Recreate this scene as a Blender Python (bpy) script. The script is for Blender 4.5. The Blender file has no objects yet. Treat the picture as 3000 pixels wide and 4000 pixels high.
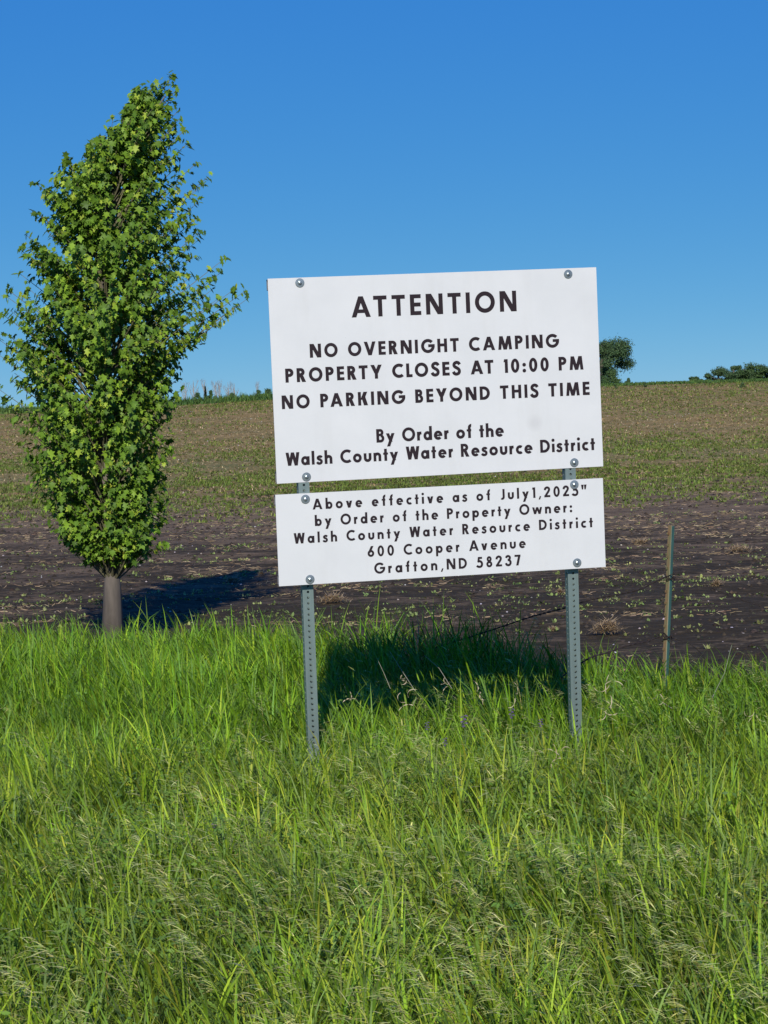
import bpy, math, random
import numpy as np
from mathutils import Vector, Matrix

random.seed(7)
rng = np.random.default_rng(11)
SC = bpy.context.scene
COL = SC.collection

# ------------------------------------------------------------------ camera, sky, sun, exposure
F = 9000.0                       # focal length in pixels of the 3000 x 4000 photograph
EYE = 1.95
PITCH = math.atan(440 / F)
ROLL = math.radians(1.86)
cp, sp, cr, sr = math.cos(PITCH), math.sin(PITCH), math.cos(ROLL), math.sin(ROLL)
FWD = Vector((0, cp, -sp)); R0 = Vector((1, 0, 0)); U0 = Vector((0, sp, cp))
RIGHT = cr * R0 - sr * U0
UP = sr * R0 + cr * U0
CAM = Vector((0, 0, EYE))
cd = bpy.data.cameras.new('camera')
cd.sensor_fit = 'VERTICAL'; cd.sensor_height = 24.0; cd.sensor_width = 18.0
cd.lens = F / 4000 * 24.0
cd.clip_start = 0.1; cd.clip_end = 12000
cam = bpy.data.objects.new('camera', cd); COL.objects.link(cam)
cam.matrix_world = Matrix((
    (RIGHT.x, UP.x, -FWD.x, CAM.x), (RIGHT.y, UP.y, -FWD.y, CAM.y),
    (RIGHT.z, UP.z, -FWD.z, CAM.z), (0, 0, 0, 1)))
SC.camera = cam

SUN_EL = math.radians(30.0)
SUN_AZ = math.radians(2.0)       # light travels towards +Y and slightly +X
w = bpy.data.worlds.new('World'); SC.world = w; w.use_nodes = True
nt = w.node_tree; nt.nodes.clear()
sky = nt.nodes.new('ShaderNodeTexSky'); sky.sky_type = 'NISHITA'; sky.sun_disc = False
sky.sun_elevation = SUN_EL
sky.sun_rotation = math.pi + SUN_AZ      # sun stands behind the camera (-Y)
sky.altitude = 400; sky.air_density = 0.3; sky.dust_density = 0.0; sky.ozone_density = 6.0
# the camera's tone curve for a clear sky: each channel of the sky compressed towards the photograph's blue
sep = nt.nodes.new('ShaderNodeSeparateColor'); com = nt.nodes.new('ShaderNodeCombineColor')
nt.links.new(sky.outputs[0], sep.inputs[0])
for i, (k, pw) in enumerate(((.41, 1.03), (1.36, .53), (4.35, .12))):
    p_ = nt.nodes.new('ShaderNodeMath'); p_.operation = 'POWER'; p_.inputs[1].default_value = pw
    q_ = nt.nodes.new('ShaderNodeMath'); q_.operation = 'MULTIPLY'; q_.inputs[1].default_value = k
    nt.links.new(sep.outputs[i], p_.inputs[0]); nt.links.new(p_.outputs[0], q_.inputs[0]); nt.links.new(q_.outputs[0], com.inputs[i])
bg = nt.nodes.new('ShaderNodeBackground'); bg.inputs['Strength'].default_value = 0.10
wo = nt.nodes.new('ShaderNodeOutputWorld')
nt.links.new(com.outputs[0], bg.inputs[0]); nt.links.new(bg.outputs[0], wo.inputs[0])

sl = bpy.data.lights.new('sun', 'SUN'); sl.energy = 3.8; sl.angle = math.radians(0.55)
sl.color = (1.0, 0.955, 0.88)
so = bpy.data.objects.new('sun', sl); COL.objects.link(so)
ldir = Vector((math.sin(SUN_AZ) * math.cos(SUN_EL), math.cos(SUN_AZ) * math.cos(SUN_EL), -math.sin(SUN_EL)))
so.rotation_euler = (-ldir).to_track_quat('Z', 'Y').to_euler()
so.location = (0, -20, 20)
SC.view_settings.view_transform = 'Standard'; SC.view_settings.look = 'None'
SC.view_settings.exposure = 0.3; SC.view_settings.gamma = 1.0
SC.view_settings.use_curve_mapping = False

# ------------------------------------------------------------------ small helpers
def ray(px, py):
    return (FWD + RIGHT * ((px - 1500) / F) - UP * ((py - 2000) / F))

def at(px, py, y):
    d = ray(px, py)
    return CAM + d * (y / d.y)

def lattice(seed):
    return np.random.default_rng(seed).random((256, 256))
_LAT = {}
def vnoise(x, y, s=1.0, seed=0):
    if seed not in _LAT: _LAT[seed] = lattice(seed)
    L = _LAT[seed]
    x = np.asarray(x, float) / s + 1000.37; y = np.asarray(y, float) / s + 1000.71
    xi = np.floor(x).astype(int); yi = np.floor(y).astype(int)
    fx = x - xi; fy = y - yi
    fx = fx * fx * (3 - 2 * fx); fy = fy * fy * (3 - 2 * fy)
    a = L[xi % 256, yi % 256]; b = L[(xi + 1) % 256, yi % 256]
    c = L[xi % 256, (yi + 1) % 256]; d = L[(xi + 1) % 256, (yi + 1) % 256]
    return (a * (1 - fx) + b * fx) * (1 - fy) + (c * (1 - fx) + d * fx) * fy

PY = np.array([-60, 0, 40, 80, 110, 150, 190, 215, 232, 250, 300, 420, 700, 4000.])
PZ = np.array([0, 0, 0, .10, .30, 1.02, 1.92, 2.42, 2.66, 2.60, 1.9, -1.5, -6, -14.])
def ground_z(x, y):
    x = np.asarray(x, float); y = np.asarray(y, float)
    z = np.zeros_like(y + x)
    for k in (-7, -3.5, 0, 3.5, 7):                        # soft profile
        z = z + np.interp(y + k, PY, PZ) / 5
    far = np.clip((y - 60) / 150, 0, 1)
    z = z - far * .50 * np.clip((-x - 2) / 18, 0, 1.6)
    z = z + far * .10 * (vnoise(x, y * .3, 14, 3) - .5)
    near = np.clip((60 - y) / 30, 0, 1)
    amp = np.where(y > 13.5, 1.0, .5) * near
    z = z + amp * (.035 * (vnoise(x, y, .9, 4) - .5) + .02 * (vnoise(x, y, .28, 5) - .5))
    return z

def ground_hit(px, py):
    d = ray(px, py); t = 5.0
    while t < 900:
        p = CAM + d * t
        if p.z < float(ground_z(p.x, p.y)): return p
        t += max(.05, t * .004)
    return CAM + d * t

def link(o, parent=None):
    COL.objects.link(o)
    if parent is not None: o.parent = parent
    return o

def tag(o, label=None, cat=None, group=None, kind=None):
    if label: o['label'] = label
    if cat: o['category'] = cat
    if group: o['group'] = group
    if kind: o['kind'] = kind
    return o

def empty(name, loc=(0, 0, 0), mat=None):
    o = bpy.data.objects.new(name, None); o.empty_display_size = .1
    COL.objects.link(o)
    if mat is not None: o.matrix_world = mat
    else: o.location = loc
    return o

def mesh_np(name, co, tris, mat, parent=None, col=None, smooth=False):
    """fast mesh from numpy vertices and triangles, optional per-vertex colour"""
    me = bpy.data.meshes.new(name)
    co = np.ascontiguousarray(co, np.float32); tris = np.ascontiguousarray(tris, np.int32)
    me.vertices.add(len(co)); me.vertices.foreach_set('co', co.ravel())
    me.loops.add(tris.size); me.loops.foreach_set('vertex_index', tris.ravel())
    me.polygons.add(len(tris))
    me.polygons.foreach_set('loop_start', np.arange(0, tris.size, 3, dtype=np.int32))
    if smooth: me.polygons.foreach_set('use_smooth', np.ones(len(tris), bool))
    if col is not None:
        at_ = me.color_attributes.new('tint', 'FLOAT_COLOR', 'POINT')
        c4 = np.ones((len(co), 4), np.float32); c4[:, :3] = col
        at_.data.foreach_set('color', c4.ravel())
    me.update(calc_edges=True)
    me.materials.append(mat)
    return link(bpy.data.objects.new(name, me), parent)

class MB:
    def __init__(self): self.v = []; self.f = []; self.mi = []; self.cur = 0
    def add(self, vs, fs):
        b = len(self.v); self.v += [tuple(p) for p in vs]
        for f in fs: self.f.append(tuple(b + i for i in f)); self.mi.append(self.cur)
    def box(self, x0, x1, y0, y1, z0, z1):
        vs = [(x, y, z) for x in (x0, x1) for y in (y0, y1) for z in (z0, z1)]
        self.add(vs, [(0, 1, 3, 2), (4, 6, 7, 5), (0, 4, 5, 1), (2, 3, 7, 6), (0, 2, 6, 4), (1, 5, 7, 3)])
    def tube(self, pts, rad, n=6, cap=True):
        pts = [Vector(p) for p in pts]
        if not hasattr(rad, '__len__'): rad = [rad] * len(pts)
        b = len(self.v); prev = None
        for i, p in enumerate(pts):
            t = (pts[min(i + 1, len(pts) - 1)] - pts[max(i - 1, 0)])
            if t.length < 1e-9: t = Vector((0, 0, 1))
            t.normalize()
            if prev is None:
                a = t.orthogonal().normalized()
            else:
                a = (prev - t * prev.dot(t))
                a = a.normalized() if a.length > 1e-6 else t.orthogonal().normalized()
            prev = a; c = t.cross(a)
            for k in range(n):
                q = p + (a * math.cos(2 * math.pi * k / n) + c * math.sin(2 * math.pi * k / n)) * rad[i]
                self.v.append(tuple(q))
        for i in range(len(pts) - 1):
            for k in range(n):
                self.f.append((b + i * n + k, b + i * n + (k + 1) % n, b + (i + 1) * n + (k + 1) % n, b + (i + 1) * n + k)); self.mi.append(self.cur)
        if cap:
            self.f.append(tuple(b + k for k in reversed(range(n)))); self.mi.append(self.cur)
            e = b + (len(pts) - 1) * n
            self.f.append(tuple(e + k for k in range(n))); self.mi.append(self.cur)
    def build(self, name, mats, parent=None, smooth=False):
        me = bpy.data.meshes.new(name); me.from_pydata(self.v, [], self.f)
        if not isinstance(mats, (list, tuple)): mats = [mats]
        for m in mats: me.materials.append(m)
        if len(mats) > 1: me.polygons.foreach_set('material_index', self.mi)
        if smooth: me.polygons.foreach_set('use_smooth', [True] * len(me.polygons))
        me.update()
        return link(bpy.data.objects.new(name, me), parent)

# ------------------------------------------------------------------ materials
def mat(name):
    m = bpy.data.materials.new(name); m.use_nodes = True
    return m, m.node_tree.nodes, m.node_tree.links, m.node_tree.nodes['Principled BSDF']

def ramp(nd, stops, interp='LINEAR'):
    r = nd.new('ShaderNodeValToRGB'); r.color_ramp.interpolation = interp
    el = r.color_ramp.elements
    while len(el) > 1: el.remove(el[0])
    el[0].position = stops[0][0]; el[0].color = (*stops[0][1], 1)
    for p, c in stops[1:]:
        e = el.new(p); e.color = (*c, 1)
    return r

def noise(nd, lk, vec, scale, detail=3, rough=.55, stretch=None):
    n = nd.new('ShaderNodeTexNoise'); n.inputs['Scale'].default_value = scale
    n.inputs['Detail'].default_value = detail; n.inputs['Roughness'].default_value = rough
    if stretch:
        mp = nd.new('ShaderNodeMapping'); mp.inputs['Scale'].default_value = stretch
        lk.new(vec, mp.inputs[0]); vec = mp.outputs[0]
    lk.new(vec, n.inputs['Vector'])
    return n

def math_node(nd, lk, op, a, b=None, clamp=False):
    n = nd.new('ShaderNodeMath'); n.operation = op; n.use_clamp = clamp
    for i, v in enumerate((a, b)):
        if v is None: continue
        if isinstance(v, (int, float)): n.inputs[i].default_value = v
        else: lk.new(v, n.inputs[i])
    return n.outputs[0]

def mixc(nd, lk, fac, a, b):
    n = nd.new('ShaderNodeMix'); n.data_type = 'RGBA'
    if isinstance(fac, (int, float)): n.inputs[0].default_value = fac
    else: lk.new(fac, n.inputs[0])
    for i, v in ((6, a), (7, b)):
        if isinstance(v, tuple): n.inputs[i].default_value = (*v, 1)
        else: lk.new(v, n.inputs[i])
    return n.outputs[2]

def leaf_material(name, rough=.55, trans=.3, spec=.35, trans_tint=(1.0, 1.0, .55)):
    m, nd, lk, b = mat(name)
    a = nd.new('ShaderNodeAttribute'); a.attribute_name = 'tint'
    lk.new(a.outputs['Color'], b.inputs['Base Color'])
    b.inputs['Roughness'].default_value = rough
    b.inputs['Specular IOR Level'].default_value = spec
    t = nd.new('ShaderNodeBsdfTranslucent')
    mx = nd.new('ShaderNodeMix'); mx.data_type = 'RGBA'; mx.blend_type = 'MULTIPLY'; mx.inputs[0].default_value = 1
    lk.new(a.outputs['Color'], mx.inputs[6]); mx.inputs[7].default_value = (*trans_tint, 1)
    lk.new(mx.outputs[2], t.inputs[0])
    ms = nd.new('ShaderNodeMixShader'); ms.inputs[0].default_value = trans
    out = nd['Material Output']
    lk.new(b.outputs[0], ms.inputs[1]); lk.new(t.outputs[0], ms.inputs[2]); lk.new(ms.outputs[0], out.inputs[0])
    return m

M = {}
M['grass'] = leaf_material('grass_blade', .55, .25, .18)
M['leaf'] = leaf_material('tree_leaf', .5, .3, .25)
M['far_leaf'] = leaf_material('far_leaf', .7, .2, .2)
M['straw'] = leaf_material('straw', .7, .15, .2, (1, .9, .7))

def ground_material():
    m, nd, lk, b = mat('field_soil')
    g = nd.new('ShaderNodeNewGeometry'); pos = g.outputs['Position']
    sx = nd.new('ShaderNodeSeparateXYZ'); lk.new(pos, sx.inputs[0])
    Y = sx.outputs['Y']
    # soil colour near: dark loam with paler crust; stretched along the field
    n1 = noise(nd, lk, pos, 1.0, 6, .65, (.6, 1.1, 1))
    n2 = noise(nd, lk, pos, 9, 4, .7, (.7, 1.0, 1))
    n3 = noise(nd, lk, pos, 45, 3, .7)
    soil = ramp(nd, [(.3, (.027, .019, .008)), (.55, (.046, .033, .014)), (.8, (.10, .072, .032))])
    lk.new(n2.outputs[0], soil.inputs[0])
    # straw / dry residue streaks
    st = ramp(nd, [(.47, (0, 0, 0)), (.62, (1, 1, 1))]); 
    amt = math_node(nd, lk, 'MULTIPLY', n1.outputs[0], .55)
    amt = math_node(nd, lk, 'ADD', amt, math_node(nd, lk, 'MULTIPLY', n2.outputs[0], .45))
    # more residue with distance (25..60 m)
    dist = nd.new('ShaderNodeMapRange'); dist.inputs[1].default_value = 21; dist.inputs[2].default_value = 41
    dist.inputs[3].default_value = -.045; dist.inputs[4].default_value = .12
    lk.new(Y, dist.inputs[0])
    amt = math_node(nd, lk, 'ADD', amt, dist.outputs[0])
    lk.new(amt, st.inputs[0])
    strawc = ramp(nd, [(.35, (.13, .086, .046)), (.7, (.32, .225, .13))]); lk.new(n3.outputs[0], strawc.inputs[0])
    fac = math_node(nd, lk, 'MULTIPLY', st.outputs[0], .8)
    nearc = mixc(nd, lk, fac, soil.outputs[0], strawc.outputs[0])
    # slope: brown stubble with thin green
    n4 = noise(nd, lk, pos, .5, 5, .6, (.5, .35, 1))
    n5 = noise(nd, lk, pos, 6.0, 4, .8, (1, .25, 1))
    slope = ramp(nd, [(.3, (.17, .108, .030)), (.5, (.27, .182, .058)), (.72, (.42, .295, .11))]); lk.new(n5.outputs[0], slope.inputs[0])
    gfac = ramp(nd, [(.42, (0, 0, 0)), (.68, (1, 1, 1))]); lk.new(n4.outputs[0], gfac.inputs[0])
    slopec = mixc(nd, lk, math_node(nd, lk, 'MULTIPLY', gfac.outputs[0], .5), slope.outputs[0], (.105, .12, .035))
    yy = math_node(nd, lk, 'ADD', Y, math_node(nd, lk, 'MULTIPLY', math_node(nd, lk, 'SUBTRACT', n1.outputs[0], .5), 26))
    tr = nd.new('ShaderNodeMapRange'); tr.interpolation_type = 'SMOOTHSTEP'
    tr.inputs[1].default_value = 38; tr.inputs[2].default_value = 58; lk.new(yy, tr.inputs[0])
    c = mixc(nd, lk, tr.outputs[0], nearc, slopec)
    # green weed belt 48..78 m
    band = ramp(nd, [(.0, (0, 0, 0)), (.30, (.0, .0, .0)), (.46, (1, 1, 1)), (.60, (1, 1, 1)), (.85, (.12, .12, .12)), (1, (0, 0, 0))])
    br = nd.new('ShaderNodeMapRange'); br.inputs[1].default_value = 34; br.inputs[2].default_value = 100; lk.new(yy, br.inputs[0])
    lk.new(br.outputs[0], band.inputs[0])
    bf = math_node(nd, lk, 'MULTIPLY', band.outputs[0], math_node(nd, lk, 'MULTIPLY', n5.outputs[0], .75), True)
    c = mixc(nd, lk, bf, c, (.10, .135, .032))
    # crest: green crop strip
    cr_ = nd.new('ShaderNodeMapRange'); cr_.inputs[1].default_value = 219; cr_.inputs[2].default_value = 224; lk.new(Y, cr_.inputs[0])
    c = mixc(nd, lk, cr_.outputs[0], c, (.07, .12, .03))
    # verge under the grass: thatch
    vr = nd.new('ShaderNodeMapRange'); vr.inputs[1].default_value = 16.2; vr.inputs[2].default_value = 14.6
    lk.new(math_node(nd, lk, 'ADD', Y, math_node(nd, lk, 'MULTIPLY', n1.outputs[0], .8)), vr.inputs[0])
    th = ramp(nd, [(.35, (.045, .05, .022)), (.65, (.12, .105, .055))]); lk.new(n2.outputs[0], th.inputs[0])
    c = mixc(nd, lk, vr.outputs[0], c, th.outputs[0])
    lk.new(c, b.inputs['Base Color'])
    b.inputs['Roughness'].default_value = .95; b.inputs['Specular IOR Level'].default_value = .15
    bp = nd.new('ShaderNodeBump'); bp.inputs['Strength'].default_value = .7; bp.inputs['Distance'].default_value = .03
    hsum = math_node(nd, lk, 'ADD', n2.outputs[0], math_node(nd, lk, 'MULTIPLY', n3.outputs[0], .4))
    lk.new(hsum, bp.inputs['Height']); lk.new(bp.outputs[0], b.inputs['Normal'])
    return m
M['ground'] = ground_material()

def sign_white(smudge=False):
    m, nd, lk, b = mat('white_sign_sheet')
    tc = nd.new('ShaderNodeTexCoord')
    n = noise(nd, lk, tc.outputs['Object'], 3, 4, .6)
    r = ramp(nd, [(.35, (.565, .575, .565)), (.65, (.605, .612, .60))]); lk.new(n.outputs[0], r.inputs[0])
    n2 = noise(nd, lk, tc.outputs['Object'], 60, 2, .5)
    r2 = ramp(nd, [(.77, (0, 0, 0)), (.80, (1, 1, 1))]); lk.new(n2.outputs[0], r2.inputs[0])
    c = mixc(nd, lk, math_node(nd, lk, 'MULTIPLY', r2.outputs[0], .5), r.outputs[0], (.30, .30, .28))
    n4 = noise(nd, lk, tc.outputs['Object'], 7, 5, .7, (1, .12, 1))          # faint dust runs
    r4 = ramp(nd, [(.5, (0, 0, 0)), (.75, (1, 1, 1))]); lk.new(n4.outputs[0], r4.inputs[0])
    c = mixc(nd, lk, math_node(nd, lk, 'MULTIPLY', r4.outputs[0], .22), c, (.47, .46, .42))
    if smudge:                                                               # grey scuff near the lower right of the upper sheet
        vd = nd.new('ShaderNodeVectorMath'); vd.operation = 'DISTANCE'; vd.inputs[1].default_value = (1.205, .215, 0)
        lk.new(tc.outputs['Object'], vd.inputs[0])
        mr = nd.new('ShaderNodeMapRange'); mr.inputs[1].default_value = .045; mr.inputs[2].default_value = .012; mr.inputs[3].default_value = 0; mr.inputs[4].default_value = .28
        lk.new(vd.outputs['Value'], mr.inputs[0]); c = mixc(nd, lk, mr.outputs[0], c, (.38, .38, .38))
    lk.new(c, b.inputs['Base Color'])
    b.inputs['Roughness'].default_value = .42; b.inputs['Specular IOR Level'].default_value = .4
    n3 = noise(nd, lk, tc.outputs['Object'], 1.6, 2, .5)
    bp = nd.new('ShaderNodeBump'); bp.inputs['Strength'].default_value = .15; bp.inputs['Distance'].default_value = .02
    lk.new(n3.outputs[0], bp.inputs['Height']); lk.new(bp.outputs[0], b.inputs['Normal'])
    return m
M['white'] = sign_white(); M['white_scuffed'] = sign_white(True)

def simple(name, c, rough=.6, metal=0, var=.15, scale=30, stretch=None, bump=0.0, spec=.5):
    m, nd, lk, b = mat(name)
    tc = nd.new('ShaderNodeTexCoord')
    n = noise(nd, lk, tc.outputs['Object'], scale, 4, .6, stretch)
    r = ramp(nd, [(.3, tuple(x * (1 - var) for x in c)), (.7, tuple(min(1, x * (1 + var)) for x in c))])
    lk.new(n.outputs[0], r.inputs[0]); lk.new(r.outputs[0], b.inputs['Base Color'])
    b.inputs['Roughness'].default_value = rough; b.inputs['Metallic'].default_value = metal
    b.inputs['Specular IOR Level'].default_value = spec
    if bump:
        bp = nd.new('ShaderNodeBump'); bp.inputs['Strength'].default_value = bump; bp.inputs['Distance'].default_value = .004
        lk.new(n.outputs[0], bp.inputs['Height']); lk.new(bp.outputs[0], b.inputs['Normal'])
    return m
M['ink'] = simple('dark_vinyl_lettering', (.018, .011, .014), .6, 0, .06, 4, spec=.2)
M['galv'] = simple('galvanised_steel', (.23, .295, .27), .42, .62, .16, 22, (1, 1, .12))
M['alu'] = simple('aluminium_channel', (.16, .165, .175), .5, .5, .1, 20)
M['zinc'] = simple('zinc_hardware', (.36, .40, .40), .3, .75, .12, 60)
M['wire'] = simple('rusty_wire', (.026, .017, .014), .9, .1, .4, 40)
M['bark'] = simple('bark', (.12, .10, .08), .9, 0, .3, 18, (1, 1, .2), .5)
M['twig'] = simple('green_twig', (.13, .12, .06), .8, 0, .25, 30)
M['dead'] = simple('weathered_dead_wood', (.26, .25, .24), .9, 0, .15, 5)
M['stone'] = simple('pale_stone', (.42, .37, .30), .9, 0, .25, 12)

def rusty():
    m, nd, lk, b = mat('rusted_green_paint')
    tc = nd.new('ShaderNodeTexCoord')
    n = noise(nd, lk, tc.outputs['Object'], 26, 5, .7, (1, 1, .25))
    r = ramp(nd, [(.30, (.075, .085, .035)), (.47, (.13, .12, .052)), (.58, (.17, .10, .045)), (.72, (.10, .038, .015))])
    lk.new(n.outputs[0], r.inputs[0]); lk.new(r.outputs[0], b.inputs['Base Color'])
    b.inputs['Roughness'].default_value = .8
    return m
M['rust'] = rusty()
M['teal'] = simple('faded_teal_paint', (.045, .115, .095), .55, 0, .3, 24, (1, 1, .2))
M['cream'] = simple('cream_paint', (.27, .24, .14), .6, 0, .25, 30, (1, 1, .2))

# ------------------------------------------------------------------ ground
def build_ground():
    def steps(a, b, s0, g):
        out = [a]; s = s0
        while out[-1] < b: out.append(out[-1] + s); s *= g
        return out
    ys = [-400, -60, -20, -5, 0, 3, 5] + list(np.arange(6, 16, .25)) + list(np.arange(16, 34, .09)) + steps(34, 250, .15, 1.018)
    ys += steps(ys[-1] + 4, 5200, 6, 1.25)
    xp = list(np.arange(0, 5, .12)) + steps(5, 60, .3, 1.05); xp += steps(xp[-1] + 5, 3200, 8, 1.35)
    xs = np.array([-x for x in reversed(xp[1:])] + xp); ys = np.array(ys)
    X, Y = np.meshgrid(xs, ys); Z = ground_z(X, Y)
    co = np.stack([X, Y, Z], -1).reshape(-1, 3); nx, ny = len(xs), len(ys)
    i = np.arange((ny - 1) * nx).reshape(ny - 1, nx)[:, :-1].ravel()
    t = np.concatenate([np.stack([i, i + 1, i + nx + 1], 1), np.stack([i, i + nx + 1, i + nx], 1)])
    o = mesh_np('ground', co, t, M['ground'], smooth=True)
    tag(o, 'dark ploughed soil field rising to a brown weedy slope', kind='structure')
build_ground()

# ------------------------------------------------------------------ lettering: strokes of a geometric sans
def rect(x0, y0, x1, y1): return [(x0, y0), (x1, y0), (x1, y1), (x0, y1)]
def para(x0, y0, x1, y1, d): return [(x0, y0), (x0 + d, y0), (x1 + d, y1), (x1, y1)]
class Strip(list): pass
def arc(cx, cy, rx, ry, a0, a1, w, n=28):
    s = Strip()
    for k in range(n + 1):
        a = math.radians(a0 + (a1 - a0) * k / n)
        s.append(((cx + rx * math.cos(a), cy + ry * math.sin(a)), (cx + (rx - w) * math.cos(a), cy + (ry - w) * math.sin(a))))
    return s
def spline(pts, w, n=5):
    P = [Vector(p) for p in pts]; P = [P[0] * 2 - P[1]] + P + [P[-1] * 2 - P[-2]]
    c = []
    for i in range(1, len(P) - 2):
        for k in range(n):
            t = k / n
            c.append(.5 * ((2 * P[i]) + (P[i + 1] - P[i - 1]) * t + (2 * P[i - 1] - 5 * P[i] + 4 * P[i + 1] - P[i + 2]) * t * t + (3 * P[i] - P[i - 1] - 3 * P[i + 1] + P[i + 2]) * t ** 3))
    c.append(P[-2]); s = Strip()
    for i, p in enumerate(c):
        t = (c[min(i + 1, len(c) - 1)] - c[max(i - 1, 0)]).normalized(); nrm = Vector((-t.y, t.x)) * (w / 2)
        s.append((tuple(p + nrm), tuple(p - nrm)))
    return s
def dot(cx, cy, r): return [(cx + r * math.cos(2 * math.pi * k / 16), cy + r * math.sin(2 * math.pi * k / 16)) for k in range(16)]

def glyph(ch, w):
    h = w * .92; d = w * 1.1; X = .655
    if ch == 'A': W = .94; return W, [para(0, 0, W / 2 - d / 2, 1, d), para(W - d, 0, W / 2 - d / 2, 1, d), rect(.20, .20, .74, .20 + h * .9)]
    if ch == 'B': return .60, [rect(0, 0, w, 1), rect(w * .9, 1 - h, .32, 1), rect(w * .9, .47, .34, .47 + h * .9), rect(w * .9, 0, .34, h), arc(.30, .735, .25, .265, -90, 90, h), arc(.32, .30, .28, .30, -90, 90, h)]
    if ch == 'C': return .82, [arc(.52, .5, .52, .52, 50, 310, w)]
    if ch == 'D': return .78, [rect(0, 0, w, 1), rect(w * .9, 1 - h, .32, 1), rect(w * .9, 0, .32, h), arc(.30, .5, .48, .5, -90, 90, w)]
    if ch == 'E': return .54, [rect(0, 0, w, 1), rect(w * .9, 1 - h, .54, 1), rect(w * .9, .41, .52, .41 + h), rect(w * .9, 0, .54, h)]
    if ch == 'G': return 1.0, [arc(.52, .5, .52, .52, 42, 355, w), rect(.54, .41, 1.04 - w * .02, .41 + h)]
    if ch == 'H': return .74, [rect(0, 0, w, 1), rect(.74 - w, 0, .74, 1), rect(w * .9, .43, .75 - w, .43 + h)]
    if ch == 'I': return w, [rect(0, 0, w, 1)]
    if ch == 'J': return .50, [rect(.50 - w, .22, .50, 1), arc(.26, .24, .24, .26, -135, 5, w)]
    if ch == 'K': return .74, [rect(0, 0, w, 1), para(w * .75, .42, .72 - d * 1.15, 1, d * 1.15), para(.74 - d * 1.2, 0, w * 1.1, .60, d * 1.2)]
    if ch == 'L': return .46, [rect(0, 0, w, 1), rect(w * .9, 0, .46, h)]
    if ch == 'M': return 1.06, [para(0, 0, .10, 1, w), para(1.06 - w, 0, .96 - w, 1, w), para(.53 - d / 2, 0, .11, 1, d), para(.53 - d / 2, 0, .95 - d, 1, d)]
    if ch == 'N': return .84, [rect(0, 0, w, 1), rect(.84 - w, 0, .84, 1), para(.83 - d * 1.15, 0, .01, 1, d * 1.15)]
    if ch == 'O': return 1.0, [arc(.5, .5, .5, .52, 0, 360, w, 48)]
    if ch == 'P': return .60, [rect(0, 0, w, 1), rect(w * .9, 1 - h, .32, 1), rect(w * .9, .40, .32, .40 + h), arc(.30, .70, .30, .30, -90, 90, w)]
    if ch == 'R': return .66, [rect(0, 0, w, 1), rect(w * .9, 1 - h, .32, 1), rect(w * .9, .42, .32, .42 + h), arc(.30, .71, .29, .29, -90, 90, w), para(.66 - d * 1.1, 0, .20, .45, d * 1.1)]
    if ch == 'S': return .60, [spline([(.53, .76), (.46, .88), (.31, .925), (.165, .86), (.115, .74), (.17, .62), (.31, .53), (.45, .43), (.505, .29), (.45, .14), (.29, .075), (.13, .13), (.05, .26)], w)]
    if ch == 'T': return .66, [rect(.33 - w / 2, 0, .33 + w / 2, 1 - h * .9), rect(0, 1 - h, .66, 1)]
    if ch == 'V': return .88, [para(.44 - d / 2, 0, 0, 1, d), para(.44 - d / 2, 0, .88 - d, 1, d)]
    if ch == 'W': return 1.06, [para(.28 - d / 2, 0, 0, 1, d), para(.28 - d / 2, 0, .53 - d / 2, 1, d), para(.78 - d / 2, 0, .53 - d / 2, 1, d), para(.78 - d / 2, 0, 1.06 - d, 1, d)]
    if ch == 'Y': return .84, [rect(.42 - w / 2, 0, .42 + w / 2, .46), para(.42 - d * .55, .38, 0, 1, d * 1.1), para(.42 - d * .55, .38, .84 - d * 1.1, 1, d * 1.1)]
    if ch == '0': return .64, [arc(.32, .5, .32, .52, 0, 360, w, 44)]
    if ch == '1': return .34, [rect(.34 - w, 0, .34, 1), para(0.02, 1 - h, .07, 1, .2)]
    if ch == '2': return .62, [spline([(.09, .68), (.13, .84), (.30, .93), (.47, .85), (.50, .70), (.42, .54), (.28, .34), (.12, .10)], w), rect(.01, 0, .61, h)]
    if ch == '3': return .58, [spline([(.08, .76), (.15, .89), (.29, .925), (.42, .85), (.44, .72), (.37, .60), (.24, .55)], w), spline([(.24, .57), (.40, .52), (.49, .38), (.48, .22), (.38, .10), (.24, .08), (.11, .14), (.05, .28)], w)]
    if ch == '5': return .60, [rect(.14, 1 - h, .54, 1), para(.07, .52, .14, 1, w * .95), spline([(.11, .56), (.26, .60), (.42, .55), (.51, .38), (.49, .20), (.38, .09), (.24, .075), (.10, .12), (.02, .2)], w)]
    if ch == '6': return .64, [arc(.32, .31, .32, .33, 0, 360, w, 40), para(.02, .36, .34, 1, d * 1.12)]
    if ch == '7': return .58, [rect(0, 1 - h, .58, 1), para(.13, 0, .56 - d, 1 - h * .9, d)]
    if ch == '8': return .60, [arc(.30, .745, .24, .275, 0, 360, w * .95, 34), arc(.30, .275, .29, .295, 0, 360, w * .95, 36)]
    if ch == 'a': return .66, [arc(.31, X / 2, .31, X / 2 + .02, 0, 360, w, 36), rect(.66 - w, 0, .66, X)]
    if ch == 'b': return .66, [arc(.35, X / 2, .31, X / 2 + .02, 0, 360, w, 36), rect(0, 0, w, 1.04)]
    if ch == 'c': return .52, [arc(.33, X / 2, .33, X / 2 + .02, 50, 310, w)]
    if ch == 'd': return .66, [arc(.31, X / 2, .31, X / 2 + .02, 0, 360, w, 36), rect(.66 - w, 0, .66, 1.04)]
    if ch == 'e': return .66, [arc(.33, X / 2, .33, X / 2 + .02, -4, 318, w, 36), rect(w * .8, .26, .655, .26 + w * .62)]
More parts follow.
